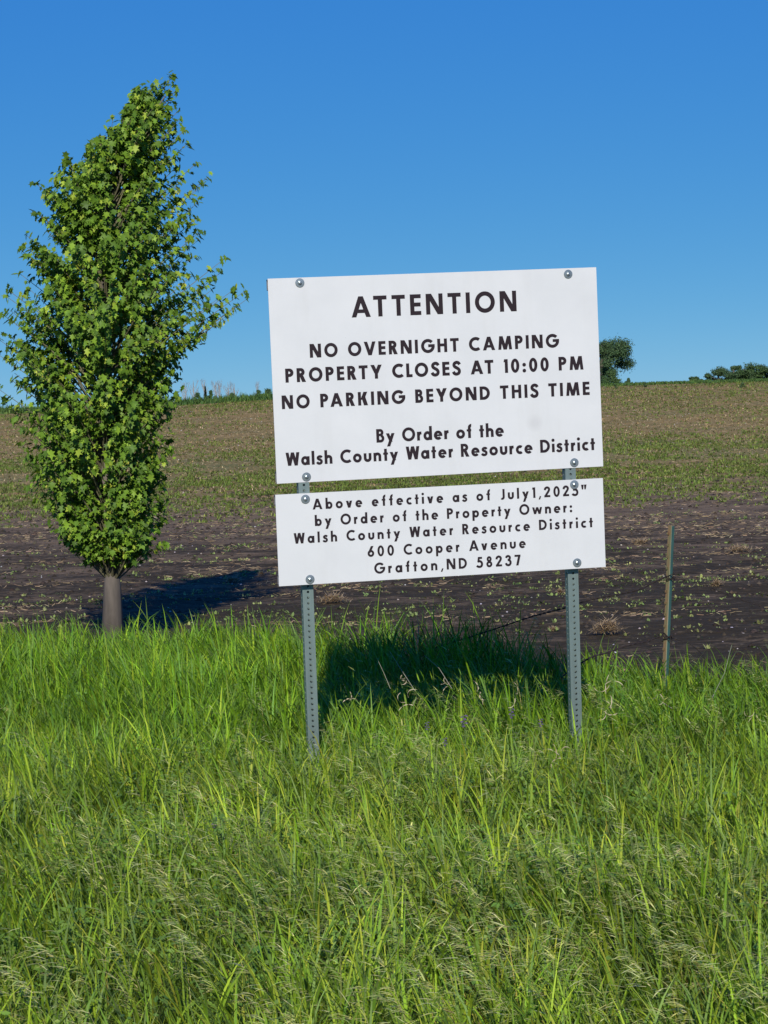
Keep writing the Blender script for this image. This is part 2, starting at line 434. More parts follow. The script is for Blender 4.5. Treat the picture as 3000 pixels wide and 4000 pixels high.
    if ch == 'f': return .40, [rect(.10, 0, .10 + w, .80), arc(.36, .77, .26, .28, 85, 180, w), rect(0, .50, .36, .50 + h * .8)]
    if ch == 'h': return .60, [rect(0, 0, w, 1.04), rect(.60 - w, 0, .60, .40), arc(.31, .39, .29, .285, 0, 175, w)]
    if ch == 'i': return w, [rect(0, 0, w, X), dot(w / 2, .92, w * .58)]
    if ch == 'l': return w, [rect(0, 0, w, 1.04)]
    if ch == 'n': return .60, [rect(0, 0, w, X), rect(.60 - w, 0, .60, .40), arc(.31, .39, .29, .285, 0, 175, w)]
    if ch == 'o': return .68, [arc(.34, X / 2, .34, X / 2 + .02, 0, 360, w, 40)]
    if ch == 'p': return .66, [arc(.35, X / 2, .31, X / 2 + .02, 0, 360, w, 36), rect(0, -.32, w, X)]
    if ch == 'r': return .36, [rect(0, 0, w, X), spline([(w * .6, .40), (.20, .54), (.35, .56)], w)]
    if ch == 's': return .46, [spline([(.40, .50), (.34, .575), (.23, .59), (.12, .53), (.115, .44), (.2, .375), (.31, .32), (.375, .23), (.34, .11), (.22, .06), (.10, .09), (.03, .18)], w * .9)]
    if ch == 't': return .38, [rect(.19 - w / 2, 0, .19 + w / 2, .92), rect(0, .47, .38, .47 + h * .8)]
    if ch == 'u': return .60, [rect(0, .26, w, X), rect(.60 - w, .26, .60, X), arc(.30, .28, .30, .295, 180, 360, w)]
    if ch == 'v': return .60, [para(.30 - d / 2, 0, 0, X, d), para(.30 - d / 2, 0, .60 - d, X, d)]
    if ch == 'w': return .98, [para(.27 - d * .45, 0, 0, X, d * .9), para(.27 - d * .45, 0, .49 - d * .45, X, d * .9), para(.71 - d * .45, 0, .49 - d * .45, X, d * .9), para(.71 - d * .45, 0, .98 - d * .9, X, d * .9)]
    if ch == 'y': return .66, [para(.37 - d / 2, .02, 0, X, d), para(.17 - d / 2, -.32, .66 - d, X, d)]
    if ch == ':': return w * 1.2, [dot(w * .6, .11, w * .6), dot(w * .6, .54, w * .6)]
    if ch == ',': return .26, [para(0, -.18, .12, .14, w * .7)]
    if ch == '"': return .52, [[(.07, .56), (.07 + w * .6, .56), (.05 + w, 1.02), (.0, 1.02)], [(.33, .56), (.33 + w * .6, .56), (.34 + w, 1.02), (.29, 1.02)]]
    raise KeyError(ch)

def text_mesh(s, x0, x1, y, cap, w, z, parent):
    # natural advance, then letter spacing that makes the line as wide as painted
    kern = {('A', 'T'): -.10, ('T', 'A'): -.1, ('A', 'V'): -.12, ('A', 'v'): -.06, ('O', 'V'): -.04, ('V', 'E'): -.03, ('R', 'T'): -.04, ('T', 'Y'): -.02, ('P', 'A'): -.10, ('W', 'a'): -.05, ('L', 'O'): -.05, ('T', 'T'): 0, ('r', 't'): -.03, ('t', 'y'): -.03, ('l', 'y'): 0, ('E', 'Y'): -.04, ('Y', 'O'): -.06}
    words = .30; tot = 0; gaps = 0
    for i, c in enumerate(s):
        if c == ' ': tot += words
        else: tot += glyph(c, w)[0]
        if i: gaps += 1
        if i and (s[i - 1], c) in kern: tot += kern[(s[i - 1], c)]
    tr = ((x1 - x0) / cap - tot) / gaps
    cx = 0; vs, fs = [], []
    def flush():
        if not vs: return
        out = []
        for f in fs:                                             # all faces front (+z)
            a, b, c = (Vector(vs[f[0]]), Vector(vs[f[1]]), Vector(vs[f[2]]))
            out.append(f if (b - a).cross(c - a).z > 0 else tuple(reversed(f)))
        mb = MB(); mb.add(list(vs), out); mb.build('lettering', M['ink'], parent); vs.clear(); fs.clear()
    for i, c in enumerate(s):
        if i and (s[i - 1], c) in kern: cx += kern[(s[i - 1], c)]
        if c == ' ': cx += words + tr; flush(); continue
        W, prims = glyph(c, w)
        for k, p in enumerate(prims):
            b = len(vs); zz = z + .00012 * k
            if isinstance(p, Strip):
                for a_, b_ in p:
                    for q in (a_, b_): vs.append((x0 + (cx + q[0]) * cap, y + q[1] * cap, zz))
                for j in range(len(p) - 1): fs.append((b + 2 * j, b + 2 * j + 1, b + 2 * j + 3, b + 2 * j + 2))
            else:
                for q in p: vs.append((x0 + (cx + q[0]) * cap, y + q[1] * cap, zz))
                fs.append(tuple(range(b, b + len(p))))
        cx += W + tr
        if cap > .08: flush()                                    # the large heading letter by letter
    flush()

# ------------------------------------------------------------------ the notice sign
def fit_matrix(rx, ry, rz, t):
    """pose recovered from the photograph: x right, y up, z towards the viewer"""
    Rx = Matrix.Rotation(rx, 3, 'X'); Ry = Matrix.Rotation(ry, 3, 'Y'); Rz = Matrix.Rotation(rz, 3, 'Z')
    R = Rz @ Ry @ Rx
    B = Matrix((RIGHT, UP, FWD)).transposed()
    ex, ey = B @ R.col[0], B @ R.col[1]
    ez = ex.cross(ey)
    o = CAM + B @ Vector(t)
    return Matrix(((ex.x, ey.x, ez.x, o.x), (ex.y, ey.y, ez.y, o.y), (ex.z, ey.z, ez.z, o.z), (0, 0, 0, 1)))
rad = math.radians
MU = fit_matrix(rad(-4.0), rad(-11.75), rad(3.23), (-.4793, .1264, 10.3084))
ML = fit_matrix(rad(-4.0), rad(-11.81), rad(3.05), (-.4689, -.3322, 10.2956))
GAP = .044     # channel depth between sheet and posts
POSTW = .0495

def hit_plane(mw, px, py, zoff):
    inv = mw.inverted(); o = inv @ CAM; d = inv.to_3x3() @ ray(px, py)
    t = (zoff - o.z) / d.z
    return o + d * t

sign = empty('notice_sign', mat=Matrix.Translation(Vector((.23, 10.4, 0))))
tag(sign, 'white two-panel notice sign headed ATTENTION on two perforated steel posts', 'notice sign')
bpy.context.view_layer.update()
S_INV = sign.matrix_world.inverted()
def place(o, mw): o.matrix_parent_inverse = Matrix.Identity(4); o.matrix_basis = S_INV @ mw

def sheet(Wd, Ht, mw, lines, label):
    nx, ny = 32, 20; mb = MB()
    # 3 mm sheet
    ring = []
    vs = []; fs = []
    for s, z in ((0, 0.0), (1, -.003)):
        for j in range(ny + 1):
            for i in range(nx + 1):
                x = Wd * i / nx; y = Ht * j / ny
                vs.append((x, y, z))
    n1 = nx + 1; off = n1 * (ny + 1)
    for j in range(ny):
        for i in range(nx):
            a = j * n1 + i
            fs.append((a, a + 1, a + 1 + n1, a + n1)); fs.append((off + a, off + a + n1, off + a + n1 + 1, off + a + 1))
    for i in range(nx):
        fs.append((i, off + i, off + i + 1, i + 1)); a = ny * n1 + i; fs.append((a, a + 1, off + a + 1, off + a))
    for j in range(ny):
        a = j * n1; fs.append((a, a + n1, off + a + n1, off + a)); a = j * n1 + nx; fs.append((a, off + a, off + a + n1, a + n1))
    mb.add(vs, fs); p = mb.build('sign_panel', M['white_scuffed'] if Ht > .6 else M['white'], sign); place(p, mw); tag(p, label)
    for ln in lines: text_mesh(*ln, .0006, p)
    return p
T1 = [('ATTENTION', .3734, 1.1399, .7275, .0935, 0.209),
      ('NO OVERNIGHT CAMPING', .1756, 1.3327, .5555, .0615, 0.233),
      ('PROPERTY CLOSES AT 10:00 PM', .0600, 1.4461, .4492, .0625, 0.233),
      ('NO PARKING BEYOND THIS TIME', .0385, 1.4717, .3318, .0610, 0.233),
      ('By Order of the', .4629, 1.0574, .1612, .0610, 0.219),
      ('Walsh County Water Resource District', .0450, 1.4881, .0772, .0595, 0.219)]
T2 = [('Above effective as of July1,2025"', .1663, 1.4434, .3355, .0480, 0.214),
      ('by Order of the Property Owner:', .1739, 1.3729, .2610, .0480, 0.214),
      ('Walsh County Water Resource District', .0755, 1.4694, .1867, .0475, 0.214),
      ('600 Cooper Avenue', .4089, 1.1468, .1092, .0480, 0.209),
      ('Grafton,ND 58237', .4366, 1.1201, .0310, .0490, 0.209)]
pU = sheet(1.524, .914, MU, T1, 'large upper white sheet with five lines below ATTENTION')
pL = sheet(1.524, .410, ML, T2, 'shallow lower white sheet with the owner address')

def channel(mw, y0, y1, Wd=1.524):
    """lipped C channel behind the sheet"""
    t = .003; z0, z1 = -.0035, -GAP + .0005
    mb = MB()
    mb.box(0.001, Wd - .001, y0, y0 + t, z1, z0); mb.box(0.001, Wd - .001, y1 - t, y1, z1, z0)
    mb.box(0.001, Wd - .001, y0 + t, y1 - t, z1, z1 + t)
    c = mb.build('channel', M['alu'], sign); place(c, mw)
channel(MU, .862, .911); channel(MU, .004, .052)
channel(ML, .362, .407); channel(ML, .003, .050)

def perforated_post(pa, pb):
    """square tube with round holes 25.4 mm apart on all four faces; pa, pb = front face centres (world)"""
    ax = (pb - pa); Ln = ax.length; ez = ax.normalized()
    nrm = MU.to_3x3().col[2].normalized(); ey = (nrm - ez * nrm.dot(ez)).normalized()   # ey towards viewer
    ex = ey.cross(ez).normalized()
    W = POSTW; H2 = W / 2; t = .0027; pit = .0254; r = .0056; n = 12
    ncell = int(Ln / pit); vs = []; fs = []
    def face(ux, un):
        for c in range(ncell):
            zc = (c + .5) * pit; b = len(vs)
            for (depth) in (H2, H2 - t):
                half = H2 if depth == H2 else H2 - t
                for k in range(n):                      # rectangle ring
                    a = 2 * math.pi * (k + .5) / n; cx_, cz_ = math.cos(a), math.sin(a)
                    m_ = max(abs(cx_) / half, abs(cz_) / (pit / 2)); 
                    vs.append(ux * (cx_ / m_) + un * depth + Vector((0, 0, zc + cz_ / m_)))
                for k in range(n):
                    a = 2 * math.pi * (k + .5) / n
                    vs.append(ux * (r * math.cos(a)) + un * depth + Vector((0, 0, zc + r * math.sin(a))))
                # four corners of the cell
                for sx_, sz_ in ((1, 1), (-1, 1), (-1, -1), (1, -1)):
                    vs.append(ux * (half * sx_) + un * depth + Vector((0, 0, zc + sz_ * pit / 2)))
            S = 2 * n + 4
            for l in (0, 1):
                o = b + l * S
                for k in range(n):
                    q = (o + k, o + (k + 1) % n, o + n + (k + 1) % n, o + n + k)
                    fs.append(q if l == 0 else q[::-1])
                for ci, (sx_, sz_) in enumerate(((1, 1), (-1, 1), (-1, -1), (1, -1))):
                    best = None                         # ring edge that straddles the corner
                    for k in range(n):
                        a0 = 2 * math.pi * (k + .5) / n; a1 = a0 + 2 * math.pi / n
                        ac = math.atan2(sz_ * pit / 2, sx_ * (H2 if l == 0 else H2 - t)) % (2 * math.pi)
                        if a0 <= ac < a1 or a0 <= ac + 2 * math.pi < a1: best = k
                    q = (o + best, o + 2 * n + ci, o + (best + 1) % n)
                    fs.append(q if l == 0 else q[::-1])
            for k in range(n):                          # hole wall
                fs.append((b + n + k, b + n + (k + 1) % n, b + S + n + (k + 1) % n, b + S + n + k))
    for ux, un in ((Vector((1, 0, 0)), Vector((0, 1, 0))), (Vector((-1, 0, 0)), Vector((0, -1, 0))), (Vector((0, -1, 0)), Vector((1, 0, 0))), (Vector((0, 1, 0)), Vector((-1, 0, 0)))):
        face(ux, un)
    mb = MB(); mb.add(vs, fs)
    o = mb.build('post', M['galv'], sign)
    base = pa - ey * H2
    mw = Matrix(((ex.x, ey.x, ez.x, base.x), (ex.y, ey.y, ez.y, base.y), (ex.z, ey.z, ez.z, base.z), (0, 0, 0, 1)))
    place(o, mw)
    return o
def post_from_px(a, b, mw):
    A = mw @ hit_plane(mw, *a, -GAP); Bp = mw @ hit_plane(mw, *b, -GAP)
    d = (Bp - A).normalized()                 # upwards
    lo = A + d * ((-.06 - A.z) / d.z); hi = A + d * ((2.50 - A.z) / d.z)
    return perforated_post(lo, hi)
post_from_px((1223, 2830), (1188, 1918), ML)
post_from_px((2252, 2764), (2229, 1858), ML)

def bolt(mw, x, y):
    n = 24; mb = MB()
    # hex bolt head with domed centre
    prof = [(.0085, .0022), (.0085, .0062), (.0072, .0085), (.004, .0098), (.0, .0102)]
    vs = []; fs = []
    for r, z in prof[:-1]:
        for k in range(12): vs.append((r * math.cos(k * math.pi / 6), r * math.sin(k * math.pi / 6), z))
    vs.append((0, 0, prof[-1][1]))
    for i in range(len(prof) - 2):
        for k in range(12): fs.append((i * 12 + k, i * 12 + (k + 1) % 12, (i + 1) * 12 + (k + 1) % 12, (i + 1) * 12 + k))
    for k in range(12): fs.append(((len(prof) - 2) * 12 + k, (len(prof) - 2) * 12 + (k + 1) % 12, len(vs) - 1))
    mb.add(vs, fs); b = mb.build('bolt', M['zinc'], sign)
    place(b, mw @ Matrix.Translation(Vector((x, y, .0004))) @ Matrix.Rotation(random.random() * 6, 4, 'Z') @ Matrix.Rotation(rad(random.uniform(-2, 2)), 4, 'X'))
    vs = []; fs = []
    for r, z in ((.0205, .0), (.0205, .0016), (.0195, .0023), (.010, .0026), (.0075, .0019)):
        for k in range(n): vs.append((r * math.cos(2 * math.pi * k / n), r * math.sin(2 * math.pi * k / n), z))
    for i in range(4):
        for k in range(n): fs.append((i * n + k, i * n + (k + 1) % n, (i + 1) * n + (k + 1) % n, (i + 1) * n + k))
    mb = MB(); mb.add(vs, fs); mb.build('washer', M['zinc'], b)
for x, y in ((.1442, .8905), (1.3891, .8869), (.1354, .0236), (1.3857, .0244)): bolt(MU, x, y)
for x, y in ((.1356, .3835), (1.3864, .3866), (.1414, .0229), (1.3874, .0272)): bolt(ML, x, y)

# ------------------------------------------------------------------ rusty fence post with loose wires
FY = 12.55
ft = at(2620, 2052, FY); fb = at(2596, 2650, FY)
fd = (ft - fb).normalized(); fbase = fb + fd * ((-.04 - fb.z) / fd.z)
fp = empty('fence_post', loc=fbase)
tag(fp, 'rusty studded steel fence post leaning at the edge of the field', 'fence post')
fL = (ft - fbase).length
qrot = fd.to_track_quat('Z', 'Y').to_matrix()
ang = rad(-38)
fx = (Vector((1, 0, 0)) - fd * fd.x).normalized(); fyv = fd.cross(fx)
ux = fx * math.cos(ang) + fyv * math.sin(ang); uy = fd.cross(ux)      # ux along the flange, uy away behind it
FM = Matrix(((ux.x, uy.x, fd.x, 0), (ux.y, uy.y, fd.y, 0), (ux.z, uy.z, fd.z, 0), (0, 0, 0, 1)))
def fbuild(mb, name, m, sm=False):
    o = mb.build(name, m, fp, sm); o.matrix_basis = FM; return o
mb = MB(); mb.box(-.015, .006, -.002, .002, 0, fL); fbuild(mb, 'flange', M['rust'])
mb = MB(); mb.box(.0061, .0095, -.005, .002, 0, fL); fbuild(mb, 'edge_lip', M['cream'])
mb = MB(); mb.box(.0097, .0125, -.004, .019, 0, fL - .004); fbuild(mb, 'web', M['teal'])
for k in range(24):
    z = fL - .052 - k * .0635
    if z < .35: break
    mb = MB()
    mb.box(-.0135, -.0055, -.011, -.002, z, z + .014)
    mb.box(-.012, -.007, -.014, -.011, z + .004, z + .014)
    fbuild(mb, 'stud', M['rust'])

def wire_wrap(zc, seed):
    r = random.Random(seed); mb = MB()
    for q in range(4):
        pts = []; ph = r.random() * 6; tl = r.uniform(-.018, .018)
        for k in range(26):
            a = ph + k / 25 * 2 * math.pi * 1.15
            rr = .024 + .005 * math.sin(a * 3 + q) + r.uniform(-.002, .002)
            pts.append(Vector((.003 + rr * 1.05 * math.cos(a), .010 + rr * math.sin(a), zc + .007 * (q - 1.5) + tl * math.cos(a) + .004 * math.sin(a * 2))))
        mb.tube(pts, .0022, 5)
    pts = [Vector((-.024, -.008, zc)), Vector((-.034, -.012, zc + .006)), Vector((-.040, -.006, zc - .006)), Vector((-.030, 0, zc - .01))]
    mb.tube(pts, .002, 5)
    pts = [Vector((.022, -.006, zc)), Vector((.036, -.012, zc + .012)), Vector((.044, -.006, zc - .004)), Vector((.030, .006, zc - .016))]
    mb.tube(pts, .002, 5)
    o = mb.build('wire_tie', M['wire'], fp); o.matrix_basis = FM
def zon(py):   # height along the post of a photo row
    a = at(2611, py, FY); return (a - fbase).dot(fd)
wire_wrap(zon(2256), 1); wire_wrap(zon(2486), 2)

def wire(ptspx, label, barbs=True, r=.0028):
    P = [at(x, y, Y) for x, y, Y in ptspx]
    # smooth
    out = []
    for i in range(len(P) - 1):
        p0, p1, p2, p3 = P[max(i - 1, 0)], P[i], P[i + 1], P[min(i + 2, len(P) - 1)]
        for k in range(10):
            t = k / 10
            out.append(.5 * ((2 * p1) + (p2 - p0) * t + (2 * p0 - 5 * p1 + 4 * p2 - p3) * t * t + (3 * p1 - p0 - 3 * p2 + p3) * t ** 3))
    out.append(P[-1]); root = out[0].copy(); mb = MB()
    # two twisted strands
    L = 0; dense = []
    for i in range(len(out) - 1):
        seg = (out[i + 1] - out[i]); nn = max(1, int(seg.length / .008))
        for k in range(nn): dense.append(out[i] + seg * (k / nn))
    dense.append(out[-1])
    for s in (0, math.pi):
        pts = [(q - root) + Vector((0, math.cos(i * .8 + s), math.sin(i * .8 + s))) * r * .95 for i, q in enumerate(dense)]
        mb.tube(pts, r, 4)
    o = mb.build('fence_wire', M['wire']); o.location = root; tag(o, label, 'wire', 'loose wires of the old fence')
    if barbs:
        acc = 0; nxt = .07
        for i in range(1, len(dense) - 1):
            acc += (dense[i] - dense[i - 1]).length
            if acc > nxt:
                nxt += .125; b_ = MB(); c = dense[i] - root
                for q in range(2):
                    v = Vector((random.uniform(-.5, .5), random.uniform(-.6, .6), random.uniform(.5, 1))).normalized() * .012
                    b_.tube([c - v, c + v * .9], [.0011, .0009], 4)
                tk = (dense[i + 1] - dense[i - 1]).normalized() * .006
                b_.tube([c - tk, c + tk], .0042, 6)
                b_.build('barb', M['wire'], o)
wire([(2596, 2256, 12.53), (2560, 2272, 12.55), (2480, 2308, 12.60), (2310, 2342, 12.75), (2210, 2374, 12.85), (2080, 2408, 13.00), (1960, 2448, 13.15), (1830, 2490, 13.35), (1690, 2534, 13.55), (1620, 2570, 13.65)], 'dark twisted wire running from the post down behind the sign into the grass')
wire([(2590, 2486, 12.53), (2560, 2492, 12.50), (2530, 2506, 12.45), (2450, 2522, 12.35), (2370, 2550, 12.30), (2300, 2572, 12.25), (2200, 2640, 12.20)], 'lower rusty wire sagging left from the fence post into the grass')
wire([(2630, 2262, 12.55), (2680, 2268, 12.60), (2760, 2290, 12.70), (2860, 2330, 12.85), (2990, 2375, 12.95), (3160, 2430, 13.05)], 'thin reddish wire drooping right from the upper tie of the post', True, .0013)
wire([(2622, 2490, 12.55), (2660, 2504, 12.60), (2700, 2520, 12.65), (2745, 2560, 12.75), (2760, 2610, 12.75)], 'short pale wire end hanging right of the lower tie', False, .0011)

# ------------------------------------------------------------------ plants by the numpy yard
def ribbons(root, length, width, az, lean, curl, tint, seg=4, twist=0, tiptint=None):
    """grass blades: root (n,3); lean and curl in radians; returns co, tris, colours"""
    n = len(root); t = np.linspace(0, 1, seg + 1)
    ang = lean[:, None] + curl[:, None] * t[None, :] ** 1.4            # from vertical
    ds = (length / seg)[:, None]
    hor = np.cumsum(np.concatenate([np.zeros((n, 1)), np.sin((ang[:, 1:] + ang[:, :-1]) / 2) * ds], 1), 1)
    ver = np.cumsum(np.concatenate([np.zeros((n, 1)), np.cos((ang[:, 1:] + ang[:, :-1]) / 2) * ds], 1), 1)
    cx, sx = np.cos(az)[:, None], np.sin(az)[:, None]
    cen = np.stack([root[:, 0:1] + hor * cx, root[:, 1:2] + hor * sx, root[:, 2:3] + ver], -1)
    wp = (np.minimum(1, .55 + t * 1.8) * (1 - t ** 2.2))[None, :] * (width / 2)[:, None]
    tw = az[:, None] + math.pi / 2 + (twist if np.ndim(twist) else np.full(n, twist))[:, None] * (t[None, :] - .2)
    sd = np.stack([np.cos(tw) * wp, np.sin(tw) * wp, np.zeros_like(wp)], -1)
    L, R = cen - sd, cen + sd
    co = np.concatenate([np.stack([L[:, :-1], R[:, :-1]], 2).reshape(n, -1, 3), cen[:, -1:]], 1)   # 2*seg+1 verts
    nv = 2 * seg + 1; tr = []
    for k in range(seg - 1):
        a = 2 * k; tr += [(a, a + 1, a + 3), (a, a + 3, a + 2)]
    a = 2 * (seg - 1); tr.append((a, a + 1, a + 2))
    tr = np.array(tr); tris = (tr[None] + (np.arange(n) * nv)[:, None, None]).reshape(-1, 3)
    c = np.repeat(tint[:, None, :], nv, 1)
    if tiptint is not None:
        tt = np.concatenate([np.repeat(t[:-1], 2), [1.0]])[None, :, None] ** 3
        c = c * (1 - tt * .6) + tiptint[:, None, :] * tt * .6
    return co.reshape(-1, 3), tris, c.reshape(-1, 3)

def scatter(n, ymin, ymax, margin, dens=None):
    """random spots in the wedge in front of the road side, wider than the view"""
    out = []; need = n
    while need > 0:
        y = np.sqrt(rng.uniform(ymin ** 2, ymax ** 2, need * 2)); x = rng.uniform(-1, 1, need * 2) * (.175 * y + margin)
        k = np.ones(len(x)) if dens is None else dens(x, y)
        keep = rng.random(len(x)) < k
        out.append(np.stack([x[keep], y[keep]], 1)[:need]); need -= len(out[-1])
    return np.concatenate(out)

def edge_y(x):
    return np.interp(x, [-6, -1.0, -.45, -.1, .6, 1.1, 2.0, 6], [16.0, 15.7, 14.9, 14.2, 14.0, 13.5, 13.3, 13.6])
def verge(x, y):
    e = edge_y(x) + .7 * (vnoise(x, y, .35, 21) - .5)
    return np.clip((e - y) / .35, 0, 1) * np.where(np.abs(x) < .175 * y + .35, 1, .35)

def palette(n, stops, jitter=.18):
    s = np.array(stops); k = rng.integers(0, len(s), n); c = s[k] * (1 + rng.normal(0, jitter, (n, 1)))
    return np.clip(c * (1 + rng.normal(0, .05, (n, 3))), .004, .9)

GREENS = [(.135, .265, .020), (.170, .31, .026), (.115, .235, .026), (.20, .34, .032), (.10, .21, .030), (.23, .33, .040)]
BLUEGREENS = [(.105, .20, .050), (.14, .24, .080), (.085, .17, .045)]
OLIVE = [(.24, .26, .06), (.29, .29, .08), (.20, .24, .05)]
STRAW = [(.42, .36, .20), (.50, .44, .27), (.36, .28, .15), (.46, .42, .30)]

def canopy(x, y):
    """height of the stand (m)"""
    h = .37 + .12 * (vnoise(x, y, .8, 31) - .5) + .10 * (vnoise(x, y, .25, 32) - .5)
    h = h + np.interp(y, [7, 9.5, 11.3, 13, 15.5], [.07, .08, .065, .09, .15])
    h = h + .12 * np.exp(-((x - .55) / .33) ** 2 - ((y - 11.35) / .25) ** 2)      # taller tufts before the sign's shade
    h = h + .12 * np.exp(-((x - .25) / .75) ** 2) * np.clip((y - 12.2), 0, 1) * (.5 + vnoise(x, y, .2, 36))
    h = h - .10 * np.clip((x - .9) * 2, 0, 1) * np.clip((y - 11.8) * .7, 0, 1)
    return h

def build_grass():
    parts = []
    def layer(n, hf, wd, seg, cols, dens=None, leanb=.25, curl=.7, windx=-.25, clump=True, lift=0.0):
        d = (lambda x, y: verge(x, y) * (dens(x, y) if dens else 1))
        p = scatter(n, 5.0, 16.3, .95, d)
        x, y = p[:, 0], p[:, 1]
        if clump:                                              # gather into tufts
            cx = np.round(x / .085) * .085 + .06 * (vnoise(x, y, .085, 41) - .5); cy = np.round(y / .085) * .085 + .06 * (vnoise(x, y, .085, 45) - .5)
            x = x * .38 + cx * .62; y = y * .38 + cy * .62
        z = ground_z(x, y) - .01
        h = canopy(x, y) * hf * rng.uniform(.5, 1.12, n) * (.74 + .46 * vnoise(x, y, .13, 47))
        h = np.minimum(h, canopy(x, y) * 1.08)
        up_ = canopy(x, y) * rng.uniform(0, 1, n) * lift * (rng.random(n) < .8)      # leaves that leave their stem higher up
        z = z + up_; h = np.where(up_ > 0, h * (1 - .55 * lift), h)
        # tuft direction plus wind towards -x
        ta = vnoise(x, y, .17, 42) * 9 + vnoise(x, y, .06, 43) * 5 + rng.normal(0, .8, n)
        vx = np.cos(ta) + windx * 2; vy = np.sin(ta) - .15
        az = np.arctan2(vy, vx); le = np.abs(rng.normal(leanb, .13, n)); cu = np.abs(rng.normal(curl, .35, n))
        far = np.interp(y, [7, 14], [1, 1.15])
        wdt = rng.uniform(wd[0], wd[1], n) * far
        c = palette(n, cols, .13)
        pn = vnoise(x, y, .5, 44)[:, None]
        c = c * (0.72 + .55 * pn) * (.8 + .4 * vnoise(x, y, .09, 48)[:, None])
        fresh = np.clip((y - 9.6) / 1.6, 0, 1)[:, None]          # fresher stand towards the field, riper towards the road
        c = c * (np.array([1.46, 1.22, .95]) * (1 - fresh) + np.array([1.14, 1.14, .66]) * fresh)
        tip = np.clip(c * np.array([1.25, 1.1, 1.0]), 0, .9)
        parts.append(ribbons(np.stack([x, y, z], 1), h / .86, wdt, az, le, cu, c, seg, rng.uniform(-1.2, 1.2, n), tip))
    dlow = lambda x, y: .35 + .65 * (vnoise(x, y, .45, 51) > .35)
    layer(112000, .97, (.0052, .0115), 4, GREENS + BLUEGREENS[:2], None, .26, .85, -.25, True, .62)
    layer(64000, .74, (.005, .0095), 3, GREENS + BLUEGREENS, None, .5, .9, -.25, True, .75)
    layer(8000, 1.0, (.009, .0145), 5, BLUEGREENS + GREENS[:3], lambda x, y: np.clip((vnoise(x, y, .7, 52) - .3) * 2.2, .08, 1), .25, 1.1)
    layer(9000, .95, (.0025, .004), 4, OLIVE, lambda x, y: np.clip((vnoise(x, y, .6, 53) - .35) * 3, .05, 1), .3, .5, -.5)
    layer(9000, .35, (.002, .0045), 3, STRAW + OLIVE, None, .7, .8, 0, False)
    co = []; tr = []; cl = []; b = 0
    for c, t, k in parts: co.append(c); tr.append(t + b); cl.append(k); b += len(c)
    o = mesh_np('tall_grass', np.concatenate(co), np.concatenate(tr), M['grass'], col=np.concatenate(cl))
    tag(o, 'long bright green roadside grass leaning in the wind below the sign', 'grass', kind='stuff')
build_grass()

def build_seed_heads():
    n = 950
    def dens(x, y): return verge(x, y) * np.clip((vnoise(x, y, .7, 61) - .40) * 4, .04, 1) * np.interp(y, [6, 8, 11, 12.5, 15], [1, 1, .35, .06, .02])
    p = scatter(n, 5.5, 15.5, .7, dens); x, y = p.T; z = ground_z(x, y)
    az = np.pi + rng.normal(0, .5, n) - .1; le = np.abs(rng.normal(.16, .1, n)); cu = np.abs(rng.normal(.75, .3, n))
    L = canopy(x, y) * rng.uniform(1.12, 1.5, n)
    c = palette(n, [(.30, .34, .07), (.34, .36, .09), (.38, .36, .14)], .12)
    stem = ribbons(np.stack([x, y, z], 1), L, np.full(n, .0028), az, le, cu, c, 5, 0)
    parts = [stem]
    # spikelets on the last 35 % of the stem
    for i in range(n):
        ns = rng.integers(11, 21); head = rng.uniform(.30, .46)
        t = 1 - head * rng.random(ns) ** .8
        ts = np.linspace(0, 1, 40); a = le[i] + cu[i] * ts ** 1.4
        hx = np.concatenate([[0], np.cumsum(np.sin(a[1:]) * L[i] / 39)]); hz = np.concatenate([[0], np.cumsum(np.cos(a[1:]) * L[i] / 39)])
        ph = np.interp(t, ts, hx); pz = np.interp(t, ts, hz); pa = np.interp(t, ts, a)
        rt = np.stack([x[i] + ph * math.cos(az[i]), y[i] + ph * math.sin(az[i]), z[i] + pz], 1)
        kind = rng.random()
        if kind < .42: cc = palette(ns, [(.38, .44, .07), (.48, .50, .11), (.46, .42, .14)], .15)
        else: cc = palette(ns, [(.62, .66, .18), (.72, .70, .26)], .12)
        sl_ = rng.uniform(.026, .058, ns)
        parts.append(ribbons(rt, sl_, np.full(ns, rng.uniform(.0042, .0075)), math.pi + rng.normal(0, .45, ns), np.clip(.5 * pa + rng.normal(.95, .22, ns), 0, 2.4), rng.uniform(.1, .7, ns), cc, 2, 0))
    co = []; tr = []; cl = []; b = 0
    for c, t, k in parts: co.append(c); tr.append(t + b); cl.append(k); b += len(c)
    o = mesh_np('seed_heads', np.concatenate(co), np.concatenate(tr), M['straw'], col=np.concatenate(cl))
    tag(o, 'drooping olive and straw coloured seed heads standing above the grass', 'grass seed heads', kind='stuff')
build_seed_heads()

def leaf_cards(cen, nrm, up, size, tint, shape, asp=1.0):
    """flat leaves: shape = list of (u, v, lift) outline around the origin, fanned"""
    n = len(cen); nrm = nrm / np.linalg.norm(nrm, axis=1, keepdims=True)
    u = np.cross(up, nrm); u /= np.linalg.norm(u, axis=1, keepdims=True) + 1e-9; v = np.cross(nrm, u)
    sh = np.array(shape, float); m = len(sh)
    co = cen[:, None, :] + size[:, None, None] * (sh[None, :, 0:1] * np.reshape(asp, (-1, 1, 1)) * u[:, None] + sh[None, :, 1:2] * v[:, None] + sh[None, :, 2:3] * nrm[:, None])
    tr = np.array([(0, k, k + 1) for k in range(1, m - 1)] + [(0, m - 1, 1)])
    tris = (tr[None] + (np.arange(n) * m)[:, None, None]).reshape(-1, 3)
    return co.reshape(-1, 3), tris, np.repeat(tint[:, None], m, 1).reshape(-1, 3)

